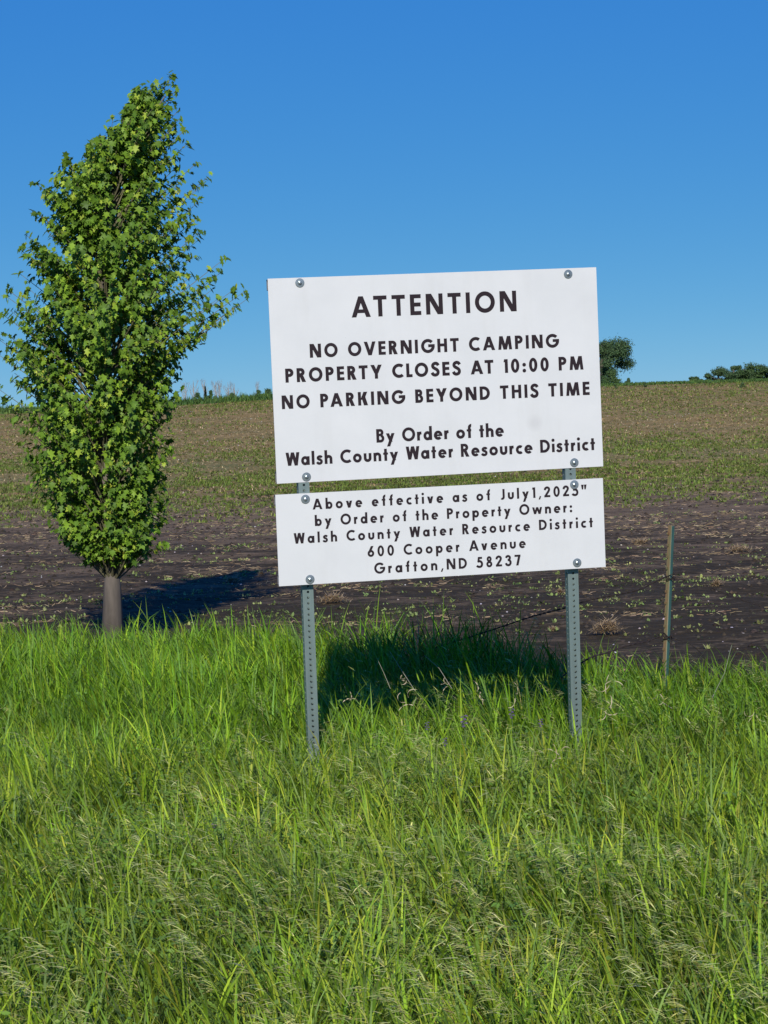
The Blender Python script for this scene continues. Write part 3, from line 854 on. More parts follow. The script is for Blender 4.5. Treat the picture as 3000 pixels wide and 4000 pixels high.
OVAL = [(0, 0, -.08), (0, -.55, 0), (.28, -.2, .05), (.30, .15, .05), (0, .5, .0), (-.30, .15, .05), (-.28, -.2, .05)]
DIAM = [(0, 0, -.05), (0, -.5, 0), (.3, 0, .04), (0, .5, 0), (-.3, 0, .04)]

def build_vetch():
    """leafy legumes mixed into the grass"""
    n = 2300
    def dens(x, y): return verge(x, y) * np.clip((vnoise(x, y, .42, 71) - .34) * 4, .05, 1) * np.interp(y, [6, 8, 9.5, 11, 13], [.55, .9, 1, .45, .08])
    p = scatter(n, 5.4, 14.5, .8, dens); x, y = p.T; z = ground_z(x, y); h = canopy(x, y) * rng.uniform(.65, 1.08, n)
    az = rng.uniform(0, 6.28, n); le = rng.uniform(.05, .5, n); cu = rng.uniform(0, .5, n)
    parts = [ribbons(np.stack([x, y, z], 1), h, np.full(n, .0026), az, le, cu, palette(n, BLUEGREENS), 3, 0)]
    m = 13; t = np.tile(np.linspace(.35, 1.0, m), n) * rng.uniform(.92, 1.03, n * m); i = np.repeat(np.arange(n), m)
    a = le[i] + cu[i] * .35; hh = h[i] * t
    base = np.stack([x[i] + hh * np.sin(a) * np.cos(az[i]), y[i] + hh * np.sin(a) * np.sin(az[i]), z[i] + hh * np.cos(a)], 1)
    la = rng.uniform(0, 6.28, n * m); off = rng.uniform(.008, .05, n * m)
    nrm0 = np.stack([np.cos(la) * .5, np.sin(la) * .5 - .25, np.ones(n * m)], 1)
    tint = palette(n * m, [(.125, .22, .032), (.155, .26, .036), (.10, .19, .036), (.19, .30, .045)], .12)
    for k in (-1, 0, 1):                                         # three leaflets
        aa = la + k * .85
        c = base + np.stack([np.cos(aa) * (off + .008), np.sin(aa) * (off + .008), rng.uniform(-.006, .01, n * m)], 1)
        up = np.stack([np.cos(aa), np.sin(aa), np.full(n * m, .25)], 1)
        parts.append(leaf_cards(c, nrm0 + rng.normal(0, .28, nrm0.shape), up, rng.uniform(.015, .027, n * m), tint, DIAM))
    co = []; tr = []; cl = []; b = 0
    for c, t_, k in parts: co.append(c); tr.append(t_ + b); cl.append(k); b += len(c)
    o = mesh_np('leafy_vetch', np.concatenate(co), np.concatenate(tr), M['leaf'], col=np.concatenate(cl))
    tag(o, 'darker small-leaved clover and vetch growing through the grass', 'ground cover', kind='stuff')
build_vetch()

# single things in the grass ------------------------------------------------
M['purple'] = simple('purple_petal', (.085, .05, .125), .6, 0, .25, 60)
M['drystraw'] = simple('bleached_straw', (.42, .35, .22), .7, 0, .2, 30)
M['paledry'] = simple('grey_dry_stalk', (.30, .28, .20), .8, 0, .2, 30)
M['stemgreen'] = simple('flower_stem', (.10, .15, .05), .6, 0, .2, 30)

def flower(px, py, Y, label, s=1.0):
    top = at(px, py, Y); g = float(ground_z(top.x, top.y)); o = empty('vetch_flower', loc=(top.x, top.y, g))
    tag(o, label, 'flower', 'purple vetch flowers in the grass')
    H = top.z - g; mb = MB(); mb.tube([(0.02, 0, 0), (.008, 0, H * .5), (0, 0, H)], [.0016, .0014, .0011], 5); mb.build('stem', M['stemgreen'], o)
    mb = MB(); r = random.Random(px)
    for k in range(16):
        a = k * 2.4; zz = H - .004 - (k % 8) * .0042 * s; q = Vector((math.cos(a), math.sin(a), -.25)).normalized()
        c = Vector((0, 0, zz)); tip = c + q * .013 * s; sd = Vector((-q.y, q.x, 0)) * .005 * s; u = Vector((0, 0, .004 * s))
        mb.add([c, c + (tip - c) * .6 + sd, tip, c + (tip - c) * .6 - sd, c + (tip - c) * .6 + u], [(0, 1, 4), (1, 2, 4), (2, 3, 4), (3, 0, 4)])
    mb.build('petals', M['purple'], o)
flower(1812, 2792, 10.15, 'larger purple vetch flower low in the grass, left of centre between the posts', 1.5)
flower(1998, 2766, 10.3, 'purple vetch flower in the grass nearer the right sign post', 1.25)
flower(1738, 2880, 9.9, 'tiny purple vetch flower lowest between the two sign posts')
flower(2112, 2806, 10.2, 'pale purple vetch flower just left of the right sign post')
flower(1668, 2818, 10.1, 'faint purple vetch flower leftmost of those between the posts')
flower(836, 3196, 8.6, 'small lilac vetch flower in the grass at far lower left')

def curled(px, py, Y, size, label, n=4, seed=0):
    """wad of bleached curled dry blades caught on the grass"""
    r = random.Random(seed + px); c = at(px, py, Y); o = empty('dry_grass_wisp', loc=c)
    tag(o, label, 'dry grass', 'bleached dry grass wisps')
    for k in range(n):
        p = Vector((r.uniform(-.3, .3), r.uniform(-.1, .1), r.uniform(-.4, .4))) * size; v = Vector((r.uniform(-1, 1), r.uniform(-.3, .3), r.uniform(-1, 1))).normalized()
        ax = Vector((r.uniform(-.3, .3), 1, r.uniform(-.3, .3))); pts = []; step = size * .12; bend = r.uniform(-.5, .5)
        for q in range(11):
            pts.append(p.copy()); v.rotate(Matrix.Rotation(bend * r.uniform(.2, 1.2), 3, ax)); p = p + v * step
        mb = MB(); vs = []; w_ = r.uniform(.0016, .003)
        for q, pp in enumerate(pts):
            s_ = w_ * (1 - abs(q / 10 - .4)); sd = Vector((math.sin(q * .6 + k), .2, math.cos(q * .6 + k))) * s_
            vs += [pp - sd, pp + sd]
        mb.add(vs, [(2 * q, 2 * q + 1, 2 * q + 3, 2 * q + 2) for q in range(10)])
        mb.build('dry_blade', M['drystraw'], o)
for i, (px, py, Y, s, lb) in enumerate([
    (2365, 2690, 10.3, .11, 'bleached curled grass wisp hanging just right of the right sign post'),
    (2375, 2770, 10.2, .07, 'lower pale curled wisp right of the right sign post'),
    (2575, 2730, 10.6, .08, 'pale tangled wisp below the rusty fence post'),
    (1745, 2670, 10.8, .06, 'small white curled blade at the lower edge of the sign shadow'),
    (1582, 2655, 10.8, .05, 'tiny white hooked blade inside the sign shadow'),
    (1870, 2705, 10.5, .07, 'pale wisp in the lit grass right of the shadow edge'),
    (2012, 2720, 10.4, .08, 'white branching wisp above the purple flower near the right post'),
    (1600, 2745, 10.3, .09, 'long white forked wisp in the middle of the grass'),
    (1362, 2725, 10.3, .05, 'small reddish pale wisp near the left sign post'),
    (2945, 2790, 10.2, .07, 'pale wisp in the grass at the right picture edge'),
    (2185, 2945, 9.6, .09, 'straw coloured clump in the grass below the right post')]):
    curled(px, py, Y, s * .7, lb, 4 if s > .08 else 3, i)

def stalk(pts, label, r=.0012):
    P = [at(*p) for p in pts]; root = P[0].copy(); mb = MB(); out = []
    for i in range(len(P) - 1):
        for k in range(6): out.append(P[i].lerp(P[i + 1], k / 6) - root)
    out.append(P[-1] - root); mb.tube(out, [r * (1.3 - i / len(out) * .7) for i in range(len(out))], 4)
    o = mb.build('dry_stalk', M['paledry']); o.location = root; tag(o, label, 'dry stalk', 'dry stalks in the sign shadow')
stalk([(1622, 2700, 11.2), (1570, 2620, 11.3), (1522, 2545, 11.4)], 'pale bent dry stalk crossing the dark shadow left of middle')
stalk([(1765, 2690, 11.2), (1715, 2610, 11.3), (1658, 2560, 11.4)], 'second thin dry stalk leaning left across the dark shadow')
stalk([(1525, 2690, 11.1), (1500, 2630, 11.1), (1472, 2570, 11.15)], 'short straight pale stalk leftmost in the sign shadow')
stalk([(2780, 2730, 11.6), (2830, 2630, 11.8), (2858, 2520, 12)], 'thin bare stalk leaning right of the fence post')
stalk([(1632, 2520, 13.4), (1634, 2440, 13.5), (1628, 2390, 13.5)], 'upright thin dry stalk above the shaded grass')

# ------------------------------------------------------------------ straw heaps and residue on the soil
def heap(px, py, wpx, hpx, label, seed):
    c = ground_hit(px, py + hpx * .4); sc = c.y / F; W = wpx * sc; H = hpx * sc
    r = np.random.default_rng(seed); n = int(90 + wpx * 3.5)
    t = r.normal(0, .33, n); x = np.clip(t, -1, 1) * W / 2; y = r.normal(0, .25, n) * W * .5
    top = H * np.clip(1 - (x / (W / 2)) ** 2, .08, 1) * r.uniform(.15, 1, n)
    z = top * .9
    L = r.uniform(.04, .12, n) * min(1, W / .2); az = r.uniform(0, 6.28, n)
    col_ = np.array(STRAW)[r.integers(0, 4, n)] * r.uniform(.7, 1.25, (n, 1)) * np.array([1.05, .88, .74])
    co, tr, cl = ribbons(np.stack([x, y, z], 1), L, r.uniform(.004, .007, n), az, r.uniform(1.1, 1.75, n), r.uniform(-.8, .8, n), col_, 3, 1.0)
    o = mesh_np('straw_heap', co, tr, M['straw'], col=cl); o.location = (c.x, c.y, float(ground_z(c.x, c.y)))
    tag(o, label, 'straw heap', 'heaps of straw on the dark soil')
heap(2372, 2455, 150, 66, 'largest tan straw heap on the soil right of the right sign post', 1)
heap(1300, 2345, 140, 34, 'flat tan straw heap right of the left sign post', 2)
heap(905, 2268, 75, 18, 'small straw heap at the edge of the tree shadow', 3)
heap(1022, 2242, 34, 18, 'tiny straw tuft left of the lower sign panel', 4)
heap(2885, 2150, 130, 26, 'wide low straw mound near the right edge of the photo', 5)
heap(2800, 2282, 60, 18, 'small straw clump right of the fence post upper tie', 6)
heap(2500, 2120, 90, 16, 'thin straw patch just left of the fence post top', 7)
heap(2190, 2312, 40, 18, 'little straw tuft showing beside the right sign post', 8)
heap(2160, 2458, 45, 16, 'low straw scrap in the gap left of the right sign post', 9)

def build_residue():
    """loose straw bits and pale stones spread over the soil"""
    n = 60000
    y = np.exp(rng.uniform(math.log(16), math.log(170), n)); x = rng.uniform(-1, 1, n) * (.18 * y + 1.2)
    k = vnoise(x * .35, y * 1.3, 1.0, 81) * .6 + vnoise(x, y, .3, 82) * .4 + np.interp(y, [16, 24, 34, 41, 60], [-.25, -.12, -.01, .08, .10])
    keep = k > .50; x, y = x[keep], y[keep]; n = len(x)
    z = ground_z(x, y) + .006
    sc = np.interp(y, [16, 60, 170], [.8, 1.5, 2.6])
    c = palette(n, [(.20, .14, .075), (.28, .205, .11), (.15, .105, .058), (.38, .29, .17)], .15)
    up_ = np.stack([np.where(rng.random(n) < .5, 1, -1) + rng.normal(0, .25, n), rng.normal(0, .5, n), np.abs(rng.normal(0, .12, n))], 1)
    A = leaf_cards(np.stack([x, y, z], 1), np.stack([rng.normal(0, .3, n), -rng.uniform(.3, 1.2, n), rng.uniform(.3, 1, n)], 1), up_, rng.uniform(.02, .09, n) * sc, c, [(0, 0, 0), (-.045, -.5, 0), (.045, -.45, 0), (.05, .5, 0), (-.04, .46, 0)])
    o = mesh_np('straw_litter', A[0], A[1], M['straw'], col=A[2])
    tag(o, 'short tan straw litter lying in streaks on the dark soil', 'straw', kind='stuff')
    # dark crumbly clods
    n = 13000; y = np.exp(rng.uniform(math.log(15.5), math.log(60), n)); x = rng.uniform(-1, 1, n) * (.18 * y + 1.2)
    keep = rng.random(n) < np.clip((vnoise(x, y, .6, 84) - .3) * 3, .1, 1); x, y = x[keep], y[keep]; n = len(x)
    s = rng.uniform(.008, .032, n) * np.interp(y, [16, 60], [.8, 1.6]); z = ground_z(x, y) - .003
    base = np.array([(1, 0, 0), (0, 1, 0), (-1, 0, 0), (0, -1, 0), (0, 0, .9), (.7, .7, .3), (-.7, .7, .3), (-.7, -.7, .3), (.7, -.7, .3)], float)
    co = np.stack([x, y, z], 1)[:, None] + s[:, None, None] * (base[None] * rng.uniform(.5, 1.4, (n, 9, 1)))
    t = np.array([(0, 5, 4), (5, 1, 4), (1, 6, 4), (6, 2, 4), (2, 7, 4), (7, 3, 4), (3, 8, 4), (8, 0, 4)])
    tr = (t[None] + (np.arange(n) * 9)[:, None, None]).reshape(-1, 3)
    c = np.repeat(palette(n, [(.045, .033, .019), (.06, .045, .028), (.095, .072, .045)], .15)[:, None], 9, 1).reshape(-1, 3)
    o = mesh_np('soil_clods', co.reshape(-1, 3), tr, M['straw'], col=c)
    tag(o, 'small dark crumbs of earth lying on the ploughed soil', 'clods', kind='stuff')
    # pale stones
    n = 2300; y = np.exp(rng.uniform(math.log(17), math.log(190), n)); x = rng.uniform(-1, 1, n) * (.18 * y + 1.2)
    keep = rng.random(n) < np.interp(y, [17, 40, 60, 100, 190], [.45, .25, .3, 1, .8]); x, y = x[keep], y[keep]; n = len(x)
    s = rng.uniform(.006, .02, n) * np.interp(y, [17, 60, 190], [.7, 1.5, 3.2]); z = ground_z(x, y)
    base = np.array([(1, 0, 0), (0, 1, 0), (-1, 0, 0), (0, -1, 0), (0, 0, .8), (.7, .7, .25), (-.7, .7, .25), (-.7, -.7, .25), (.7, -.7, .25)], float)
    co = np.stack([x, y, z], 1)[:, None] + s[:, None, None] * (base[None] * rng.uniform(.6, 1.3, (n, 9, 1)))
    t = np.array([(0, 5, 4), (5, 1, 4), (1, 6, 4), (6, 2, 4), (2, 7, 4), (7, 3, 4), (3, 8, 4), (8, 0, 4)])
    tr = (t[None] + (np.arange(n) * 9)[:, None, None]).reshape(-1, 3)
    c = np.repeat(palette(n, [(.50, .43, .33), (.62, .57, .50), (.40, .33, .24)], .15)[:, None], 9, 1).reshape(-1, 3)
    o = mesh_np('pale_stones', co.reshape(-1, 3), tr, M['straw'], col=c)
    tag(o, 'pale stones and shell-like chips dotted over the field', 'stones', kind='stuff')
build_residue()

def build_weeds():
    """seedlings on the soil, the green weeds of the slope and the stubble between them"""
    def spots(n, y0, y1, base, pat):
        y = np.exp(rng.uniform(math.log(y0), math.log(y1), n)); x = rng.uniform(-1, 1, n) * (.172 * y + 1.2)
        k = rng.random(n) < base(y) * pat(x, y)
        return x[k], y[k]
    def pat(x, y):
        a = vnoise(x * .5, y, 1.6, 91) * .5 + vnoise(x, y, .5, 92) * .5
        b_ = vnoise(x, y * .4, 5, 93) * .45 + vnoise(x, y * .4, 1.4, 94) * .35 + vnoise(x, y * .25, .5, 95) * .2
        return np.clip((np.where(y > 56, b_, a) - .30) * 3.6, 0, 1)
    # near: yellowish seedlings in rough rows
    x, y = spots(26000, 16.5, 46, lambda y: np.interp(y, [16, 19, 22, 27, 38, 46], [.08, .14, .5, .42, .28, .5]), pat)
    keep = ~((np.abs(((y * .9) % 2.3) - .6) > .42) & (rng.random(len(x)) < .75)); x, y = x[keep], y[keep]; n = len(x); m = 5
    i = np.repeat(np.arange(n), m); c = palette(n, [(.30, .33, .11), (.22, .27, .08), (.16, .22, .06)], .15)[i] * rng.uniform(.8, 1.2, (n * m, 1))
    L = rng.uniform(.012, .034, n * m) * rng.uniform(.5, 1.5, n)[i]; sp_ = .02
    A = ribbons(np.stack([x[i] + rng.normal(0, sp_, n * m), y[i] + rng.normal(0, sp_, n * m), ground_z(x, y)[i] + .004], 1), L, L * .75, rng.uniform(0, 6.28, n * m), rng.uniform(.3, 1.2, n * m), rng.uniform(0, .8, n * m), c, 2, 0)
    o = mesh_np('seedlings', A[0], A[1], M['far_leaf'], col=A[2])
    tag(o, 'yellowish green seedlings dotted in rough rows on the dark soil', 'seedlings', kind='stuff')
    # slope: fine green weeds
    def base(y): return np.interp(y, [36, 44, 50, 56, 68, 80, 100, 140, 222], [.04, .30, .80, .85, .75, .42, .22, .26, .42])
    x, y = spots(170000, 38, 222, base, pat); n = len(x); m = 4; i = np.repeat(np.arange(n), m)
    sc = np.interp(y, [38, 60, 110, 222], [.8, 1.0, 1.35, 2.3])[i]
    c = palette(n, [(.15, .205, .032), (.12, .165, .028), (.19, .23, .05), (.10, .14, .03)], .2)[i] * rng.uniform(.75, 1.25, (n * m, 1))
    L = rng.uniform(.04, .10, n * m) * sc
    A = ribbons(np.stack([x[i] + rng.normal(0, .03, n * m) * sc, y[i] + rng.normal(0, .03, n * m) * sc, ground_z(x, y)[i]], 1), L, L * .8, rng.uniform(0, 6.28, n * m), rng.uniform(.2, 1.1, n * m), rng.uniform(0, .6, n * m), c, 1, 0)
    o = mesh_np('field_weeds', A[0], A[1], M['far_leaf'], col=A[2])
    tag(o, 'thin green weeds sprinkled over the brown slope, thickest along its foot', 'weeds', kind='stuff')
    # tan stubble and clods of the slope
    x, y = spots(150000, 33, 222, lambda y: np.interp(y, [33, 38, 46, 60, 90, 222], [.5, .9, .8, .5, 1, 1]), lambda x, y: np.clip((vnoise(x, y * .5, 2.2, 96) * .5 + vnoise(x, y * .3, .6, 97) * .5 - .25) * 2.6, 0, 1)); n = len(x)
    sc = np.interp(y, [33, 60, 110, 222], [.7, 1.0, 1.35, 2.2]); L = rng.uniform(.03, .10, n) * sc
    c = palette(n, [(.40, .28, .11), (.48, .35, .15), (.29, .195, .075), (.19, .125, .045), (.58, .45, .24)], .15)
    A = ribbons(np.stack([x, y, ground_z(x, y)], 1), L, L * rng.uniform(.3, .9, n), rng.uniform(0, 6.28, n), np.where(y < 50, rng.uniform(1.35, 1.57, n), rng.uniform(.6, 1.5, n)), rng.uniform(0, .4, n), c, 1, 0)
    o = mesh_np('stubble', A[0], A[1], M['straw'], col=A[2])
    tag(o, 'tan stubble and crumbly clods covering the brown slope', 'stubble', kind='stuff')
    # crest strip of green crop
    n = 26000; x = rng.uniform(-60, 62, n); y = rng.uniform(217, 236, n); y = y + np.where(x < -8, rng.uniform(0, 10, n), 0)
    z = ground_z(x, y); L = rng.uniform(.16, .34, n) * np.where((x < -9), rng.uniform(1.2, 3.4, n), 1.0)
    A = ribbons(np.stack([x, y, z], 1), L, rng.uniform(.08, .18, n), rng.uniform(0, 6.28, n), rng.uniform(.1, .9, n), rng.uniform(0, .5, n), palette(n, [(.075, .14, .03), (.06, .12, .03), (.10, .165, .035)], .15), 2, 0)
    o = mesh_np('crest_crop', A[0], A[1], M['far_leaf'], col=A[2])
    tag(o, 'strip of fresh green growth along the crest of the slope', 'crop', kind='stuff')
build_weeds()

# ------------------------------------------------------------------ trees
MAPLE = [(0, -.05, -.06), (0, -.5, 0), (.18, -.30, .02), (.46, -.26, .0), (.26, -.02, .05), (.50, .22, -.04), (.20, .20, .03), (0, .56, -.06), (-.20, .20, .03), (-.50, .22, -.04), (-.26, -.02, .05), (-.46, -.26, .0), (-.18, -.30, .02)]
def build_maple():
    Y0 = 19.0; bx = -2.28
    base = Vector((bx, Y0, float(ground_z(bx, Y0))))
    root = empty('young_maple', loc=base)
    tag(root, 'young leafy green maple at the left with pale yellow seed clusters', 'tree')
    r = random.Random(5); g = np.random.default_rng(5)
    top = at(652, 318, Y0) - base
    trunk = [Vector((0, 0, -.05)), Vector((.02, 0, .6)), Vector((-.01, .02, 1.5)), Vector((.03, 0, 2.6)), Vector((.10, 0, 3.8)), Vector((top.x - .02, 0, top.z - .12))]
    mb = MB(); mb.tube(trunk, [.105, .064, .052, .036, .02, .005], 14); mb.build('trunk', M['bark'], root, True)
    def tp(z):
        for a, b in zip(trunk, trunk[1:]):
            if a.z <= z <= b.z: return a.lerp(b, (z - a.z) / (b.z - a.z))
        return trunk[-1].copy()
    # right outline of the crown seen in the photo, as branch tips
    tips = [(672, 300), (645, 340), (688, 352), (700, 430), (722, 508), (733, 560), (700, 590), (765, 640), (815, 690), (800, 715), (775, 790), (740, 840), (765, 855), (780, 905), (778, 935), (760, 1000),
            (875, 1012), (868, 1060), (840, 1090), (915, 1130), (960, 1135), (968, 1166), (930, 1190), (890, 1230), (850, 1262), (800, 1250), (760, 1290), (700, 1310), (680, 1350), (660, 1390),
            (690, 1430), (700, 1475), (712, 1520), (690, 1560), (668, 1590), (655, 1700), (668, 1770), (655, 1850), (648, 1960), (660, 2010), (830, 1130), (800, 1180), (740, 1230), (860, 1160), (745, 1080), (750, 1130), (712, 1000), (700, 930), (705, 860), (700, 780), (715, 700), (690, 650)]
    T = []
    for px, py in tips:
        T.append(at(px, py, Y0 + r.uniform(-.12, .22)) - base)
    def rad_at(z):    # crown half width by height above ground
        return float(np.interp(z, [.75, 1.1, 1.6, 2.1, 2.6, 2.95, 3.3, 3.8, 4.3, top.z], [.45, .62, .78, .88, .95, .85, .72, .60, .38, .08]))
    srt = sorted(T, key=lambda v: v.z); bz = [v.z for v in srt]; bxx = [v.x for v in srt]
    def right_limit(z):
        c = [x_ for z_, x_ in zip(bz, bxx) if abs(z_ - z) < .12]
        return min(c) if c else float(np.interp(z, bz, bxx))
    for k in range(600):
        z = .80 + (top.z - .85) * (k + r.random()) / 600
        a = r.uniform(0, 2 * math.pi); rr = rad_at(z) * r.uniform(.45, 1.0)
        x = math.cos(a) * rr; y = math.sin(a) * rr
        x = min(tp(z).x + x, right_limit(z) - r.uniform(.0, .25))
        T.append(Vector((x, y, z)))
    tw = MB(); lc = []; ln = []; lu = []; lt = []; sz = []; keys = []
    for tip in T:
        z0 = max(.5, tip.z - .35 - .45 * math.hypot(tip.x, tip.y)); s = tp(z0)
        mid = s.lerp(tip, .55) + Vector((0, 0, .04)) ; pts = [s, s.lerp(mid, .5) + Vector((r.uniform(-.02, .02), r.uniform(-.02, .02), -.01)), mid, tip]
        tw.tube(pts, [.010, .008, .005, .002], 4, False)
        ncl = r.randint(6, 9)
        for q in range(ncl):
            f = 1 - .60 * (q / ncl) ** .9
            c = s.lerp(mid, f / .55) if f < .55 else mid.lerp(tip, (f - .55) / .45)
            spread = .055 + .05 * (q / ncl)
            for w_ in range(r.randint(3, 6)):
                d = Vector((r.gauss(0, 1), r.gauss(0, 1), r.gauss(0, .75))).normalized() * r.uniform(.2, 1) * spread
                p = c + d; lc.append(tuple(p))
                out = Vector((p.x - tp(max(p.z, 0)).x, p.y, .25))
                nn = Vector((out.x * .8 + r.gauss(0, .45), out.y * .8 - .35 + r.gauss(0, .45), .55 + r.gauss(0, .4)))
                ln.append(tuple(nn)); u = Vector((d.x * 3 + out.x * .2, d.y * 3, -.75 + r.gauss(0, .3))); lu.append(tuple(u)); sz.append(r.uniform(.036, .082))
                b_ = r.random()
                col_ = (.080, .155, .016) if b_ < .3 else (.125, .225, .022) if b_ < .68 else (.20, .32, .028) if b_ < .92 else (.30, .39, .04)
                j = r.uniform(.8, 1.4); lt.append((col_[0] * j, col_[1] * j, col_[2] * j))
        if r.random() < .30:      # hanging seed clusters
            kc = mid.lerp(tip, r.uniform(.0, .8))
            for q in range(9): keys.append(kc + Vector((r.gauss(0, .02), r.gauss(0, .02), -abs(r.gauss(.02, .03)))))
    tw.build('branches', M['twig'], root)
    lc = np.array(lc); ln = np.array(ln); ln[:, :] += 1e-3
    co, tr, cl = leaf_cards(lc, ln, np.array(lu), np.array(sz), np.array(lt), MAPLE, g.uniform(.6, 1.15, len(sz)))
    o = mesh_np('crown', co, tr, M['leaf'], root, cl); o['kind'] = 'stuff'
    k = np.array([tuple(v) for v in keys]); n = len(k)
    co, tr, cl = leaf_cards(k, g.normal(0, 1, (n, 3)) + np.array([0, -1, .2]), g.normal(0, .4, (n, 3)) + np.array([0, 0, -1]), g.uniform(.022, .036, n), palette(n, [(.45, .50, .06), (.38, .46, .05)], .1), DIAM)
    o = mesh_np('seed_clusters', co, tr, M['leaf'], root, cl); o['kind'] = 'stuff'
build_maple()

def far_tree(base, H, W, label, cols, seed, name='far_tree', trunk=True, n=5200, asp=1.0, squash=1.0, group=None, leaf=.16):
    r = np.random.default_rng(seed); rr = random.Random(seed)
    root = empty(name, loc=base); tag(root, label, 'tree' if trunk else 'bush', group)
    blobs = []
    nb = 46 if H > 3 else 16
    for k in range(nb):
        z = rr.uniform(.28 if trunk else .1, .93) * H; f = math.sin(math.pi * min(1, max(.12, (z / H - (.1 if trunk else -.35)) / 1.0))) ** .6
        a = rr.uniform(0, 6.28); q = rr.uniform(.2, .95) * W / 2 * f
        blobs.append((q * math.cos(a), q * math.sin(a), z, rr.uniform(.08, .17) * W * (1 if trunk else 1.2)))
    if trunk:
        mb = MB(); mb.tube([(0, 0, -.3), (.05, 0, H * .3), (0, .05, H * .6), (.1, 0, H * .85)], [W * .04, W * .032, W * .02, .03], 8); mb.build('trunk', M['bark'], root, True)
        mb = MB()
        for b in blobs[:18]: mb.tube([(0.04, 0, max(H * .18, b[2] - .45 * H * .5)), (b[0] * .5, b[1] * .5, b[2] * .85), (b[0], b[1], b[2])], [W * .013, W * .009, W * .003], 5, False)
        mb.build('branches', M['bark'], root)
    bi = r.integers(0, len(blobs), n); B = np.array(blobs)[bi]
    d = r.normal(0, 1, (n, 3)); d /= np.linalg.norm(d, axis=1, keepdims=True); d[:, 2] *= .75 * squash
    sp_ = r.random((n, 1)) ** .45
    c = B[:, :3] + d * B[:, 3:4] * sp_ * (1 + .16 * r.normal(0, 1, (n, 1)))
    c[:, 2] = np.maximum(c[:, 2], .05)
    nn = d + r.normal(0, .5, (n, 3)) + np.array([0, -.2, .4])
    tint = palette(n, cols, .16)
    co, tr, cl = leaf_cards(c, nn, r.normal(0, 1, (n, 3)) + np.array([0, 0, -.6]), r.uniform(.7, 1.3, n) * leaf, tint, OVAL if leaf > .5 else DIAM)
    o = mesh_np('crown', co, tr, M['far_leaf'], root, cl); o['kind'] = 'stuff'
    return root

def far_base(px, Y):
    p = at(px, 1500, Y); return Vector((p.x, Y, float(ground_z(p.x, Y))))
DARK = [(.045, .085, .034), (.058, .105, .040), (.080, .13, .048)]
MIDG = [(.055, .10, .03), (.07, .12, .035), (.045, .085, .03)]
def sized(px, Y, toprow, **k):
    b = far_base(px, Y); t = at(px, toprow, Y); return b, t.z - b.z
b, h = sized(2352, 262, 1318); far_tree(b, h, 7.6, 'large dark green tree rising behind the right edge of the sign', DARK, 3, n=21000, leaf=.20)
b, h = sized(2390, 246, 1448); far_tree(b, h, 3.6, 'rounded lower bush in front of the large tree by the sign', MIDG, 4, 'far_bush', False, 3600, leaf=.17)
b, h = sized(2455, 250, 1478); far_tree(b, h, 1.3, 'small dark bush at the foot of the large tree', DARK, 14, 'far_bush', False, 900, leaf=.15)
for i, (px, tr_, W, lb) in enumerate([(2728, 1476, 2.6, 'low bush at the left end of the far tree row'), (2806, 1442, 4.4, 'thin-leaved tree second from the left in the far row'), (2864, 1430, 4.6, 'taller tree in the middle of the far row'),
                                      (2925, 1422, 4.8, 'tallest pale-trunked tree of the far row'), (2972, 1428, 4.4, 'rounded tree of the far row close to the right edge'), (3010, 1424, 3.8, 'darkest tree cut by the right picture edge'), (3090, 1420, 4.0, 'tree beyond the right edge ending the far row')]):
    b, h = sized(px, 300, tr_); far_tree(b, h, W, lb, DARK if i % 3 else MIDG, 30 + i, n=5200, leaf=.20, group='trees of the far row at the right')
for i, (px, tr_, W, lb) in enumerate([(1046, 1522, 1.9, 'dark bush touching the left edge of the sign'), (1008, 1526, 1.3, 'small bush second from the sign on the left crest'), (905, 1538, 1.6, 'low dark bush midway along the left crest'),
                                      (822, 1524, 1.2, 'small bushy shrub right of the little spruce'), (770, 1534, 1.5, 'rounded shrub left of the little spruce'), (1110, 1520, 2.4, 'bush hidden mostly behind the sign')]):
    b, h = sized(px, 240, tr_); far_tree(b, h, W, lb, DARK if i < 3 else MIDG, 50 + i, 'far_bush', False, 1300, leaf=.14, group='bushes on the left crest')
for i, (px, py, W, lb) in enumerate([(2402, 1512, .55, 'dark weed clump just right of the sign below the crest'), (2520, 1505, .6, 'dark weed clump under the gap in the skyline'), (2900, 1508, .75, 'dark weed clump below the far tree row')]):
    g = ground_hit(px, py + 8); far_tree(Vector((g.x, g.y, float(ground_z(g.x, g.y)))), .45, W, lb, DARK, 70 + i, 'weed_clump', False, 260, leaf=.09, group='weed clumps on the upper slope')

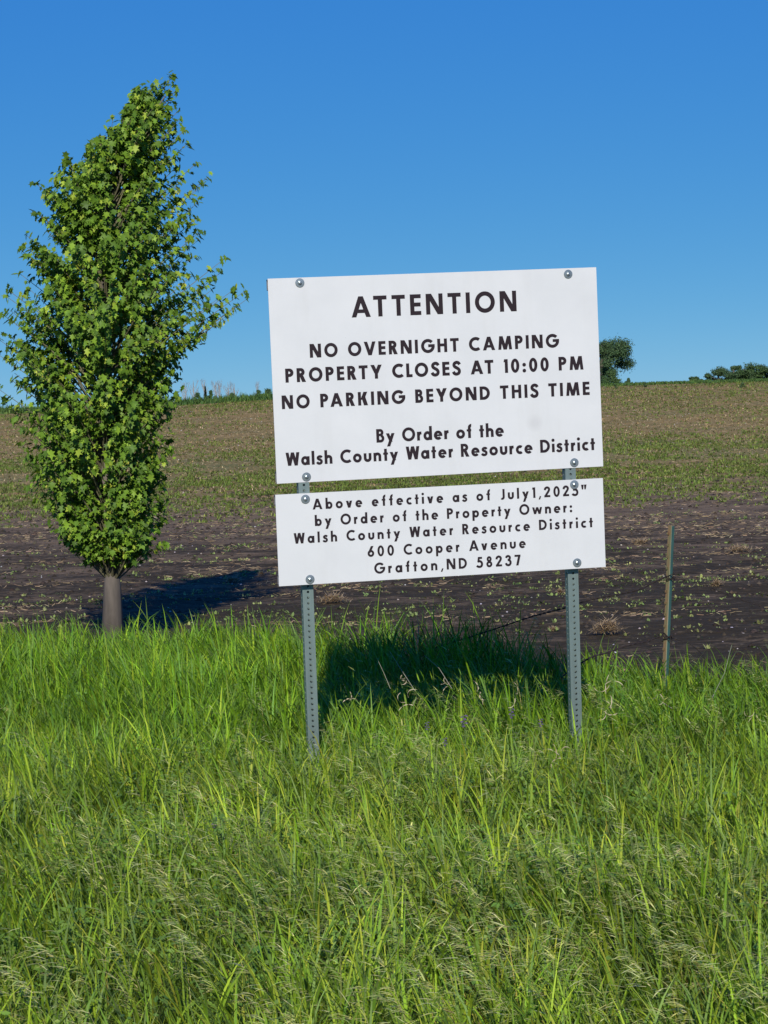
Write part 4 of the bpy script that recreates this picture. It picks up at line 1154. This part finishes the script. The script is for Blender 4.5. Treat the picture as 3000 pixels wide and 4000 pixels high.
def spruce(px, toprow, Y):
    b, h = sized(px, Y, toprow); root = empty('spruce', loc=b); tag(root, 'tiny pointed dark spruce on the left horizon', 'tree')
    mb = MB(); mb.tube([(0, 0, -.2), (0, 0, h)], [.08, .01], 6); mb.build('trunk', M['bark'], root)
    n = 1500; z = rng.uniform(.05, 1, n) * h; a = rng.uniform(0, 6.28, n); q = (1 - z / h) * .42 * (.6 + .4 * np.abs(np.sin(z * 9))) * rng.uniform(.3, 1, n)
    c = np.stack([q * np.cos(a), q * np.sin(a), z], 1); up = np.stack([np.cos(a), np.sin(a), np.full(n, -.5)], 1)
    co, tr, cl = leaf_cards(c, np.stack([np.cos(a) * .3, np.sin(a) * .3, np.ones(n)], 1), up, np.full(n, .16), palette(n, [(.03, .055, .03), (.04, .07, .035)]), DIAM)
    o = mesh_np('crown', co, tr, M['far_leaf'], root, cl); o['kind'] = 'stuff'
spruce(801, 1508, 262)

def dead_tree(px, toprow, seed, label, wpx=40):
    Y = 380; b, h = sized(px, Y, toprow); r = random.Random(seed); root = empty('dead_tree', loc=b)
    tag(root, label, 'tree', 'bare grey treetops beyond the left crest')
    W = wpx / F * Y
    mb = MB(); mb.tube([(0, 0, -.5), (.1, 0, h * .5), (0, 0, h)], [.12, .09, .03], 5); mb.build('trunk', M['dead'], root)
    mb = MB()
    for k in range(16):
        z = h * r.uniform(.45, .8); x = r.uniform(-1, 1) * W / 2; zt = min(h * .995, z + abs(x) * 1.0 + h * r.uniform(.08, .22))
        pts = [Vector((0, 0, z)), Vector((x * .6, r.uniform(-.3, .3), (z + zt) / 2)), Vector((x, r.uniform(-.5, .5), zt))]
        mb.tube(pts, [.045, .03, .015], 4, False)
        for q in range(3):
            s = pts[1].lerp(pts[2], r.random()); mb.tube([s, s + Vector((r.uniform(-.3, .3), 0, r.uniform(.25, .6)))], [.018, .009], 3, False)
    mb.build('branches', M['dead'], root)
for i, (px, tr_, lb, wp) in enumerate([(722, 1494, 'bare treetop furthest left on the horizon', 36), (755, 1486, 'tallest bare treetop left of the little spruce', 44), (797, 1484, 'narrow bare treetop right above the little spruce', 26),
                                      (842, 1490, 'bare treetop right of the little spruce', 40), (856, 1484, 'pointed bare treetop in the middle of the left skyline', 22), (890, 1494, 'broad thin bare treetop right of the middle', 44), (915, 1498, 'low fan-shaped bare treetop near the dark bush', 40), (1004, 1489, 'lone bare treetop nearest to the sign', 14)]):
    dead_tree(px, tr_, 90 + i, lb, wp)
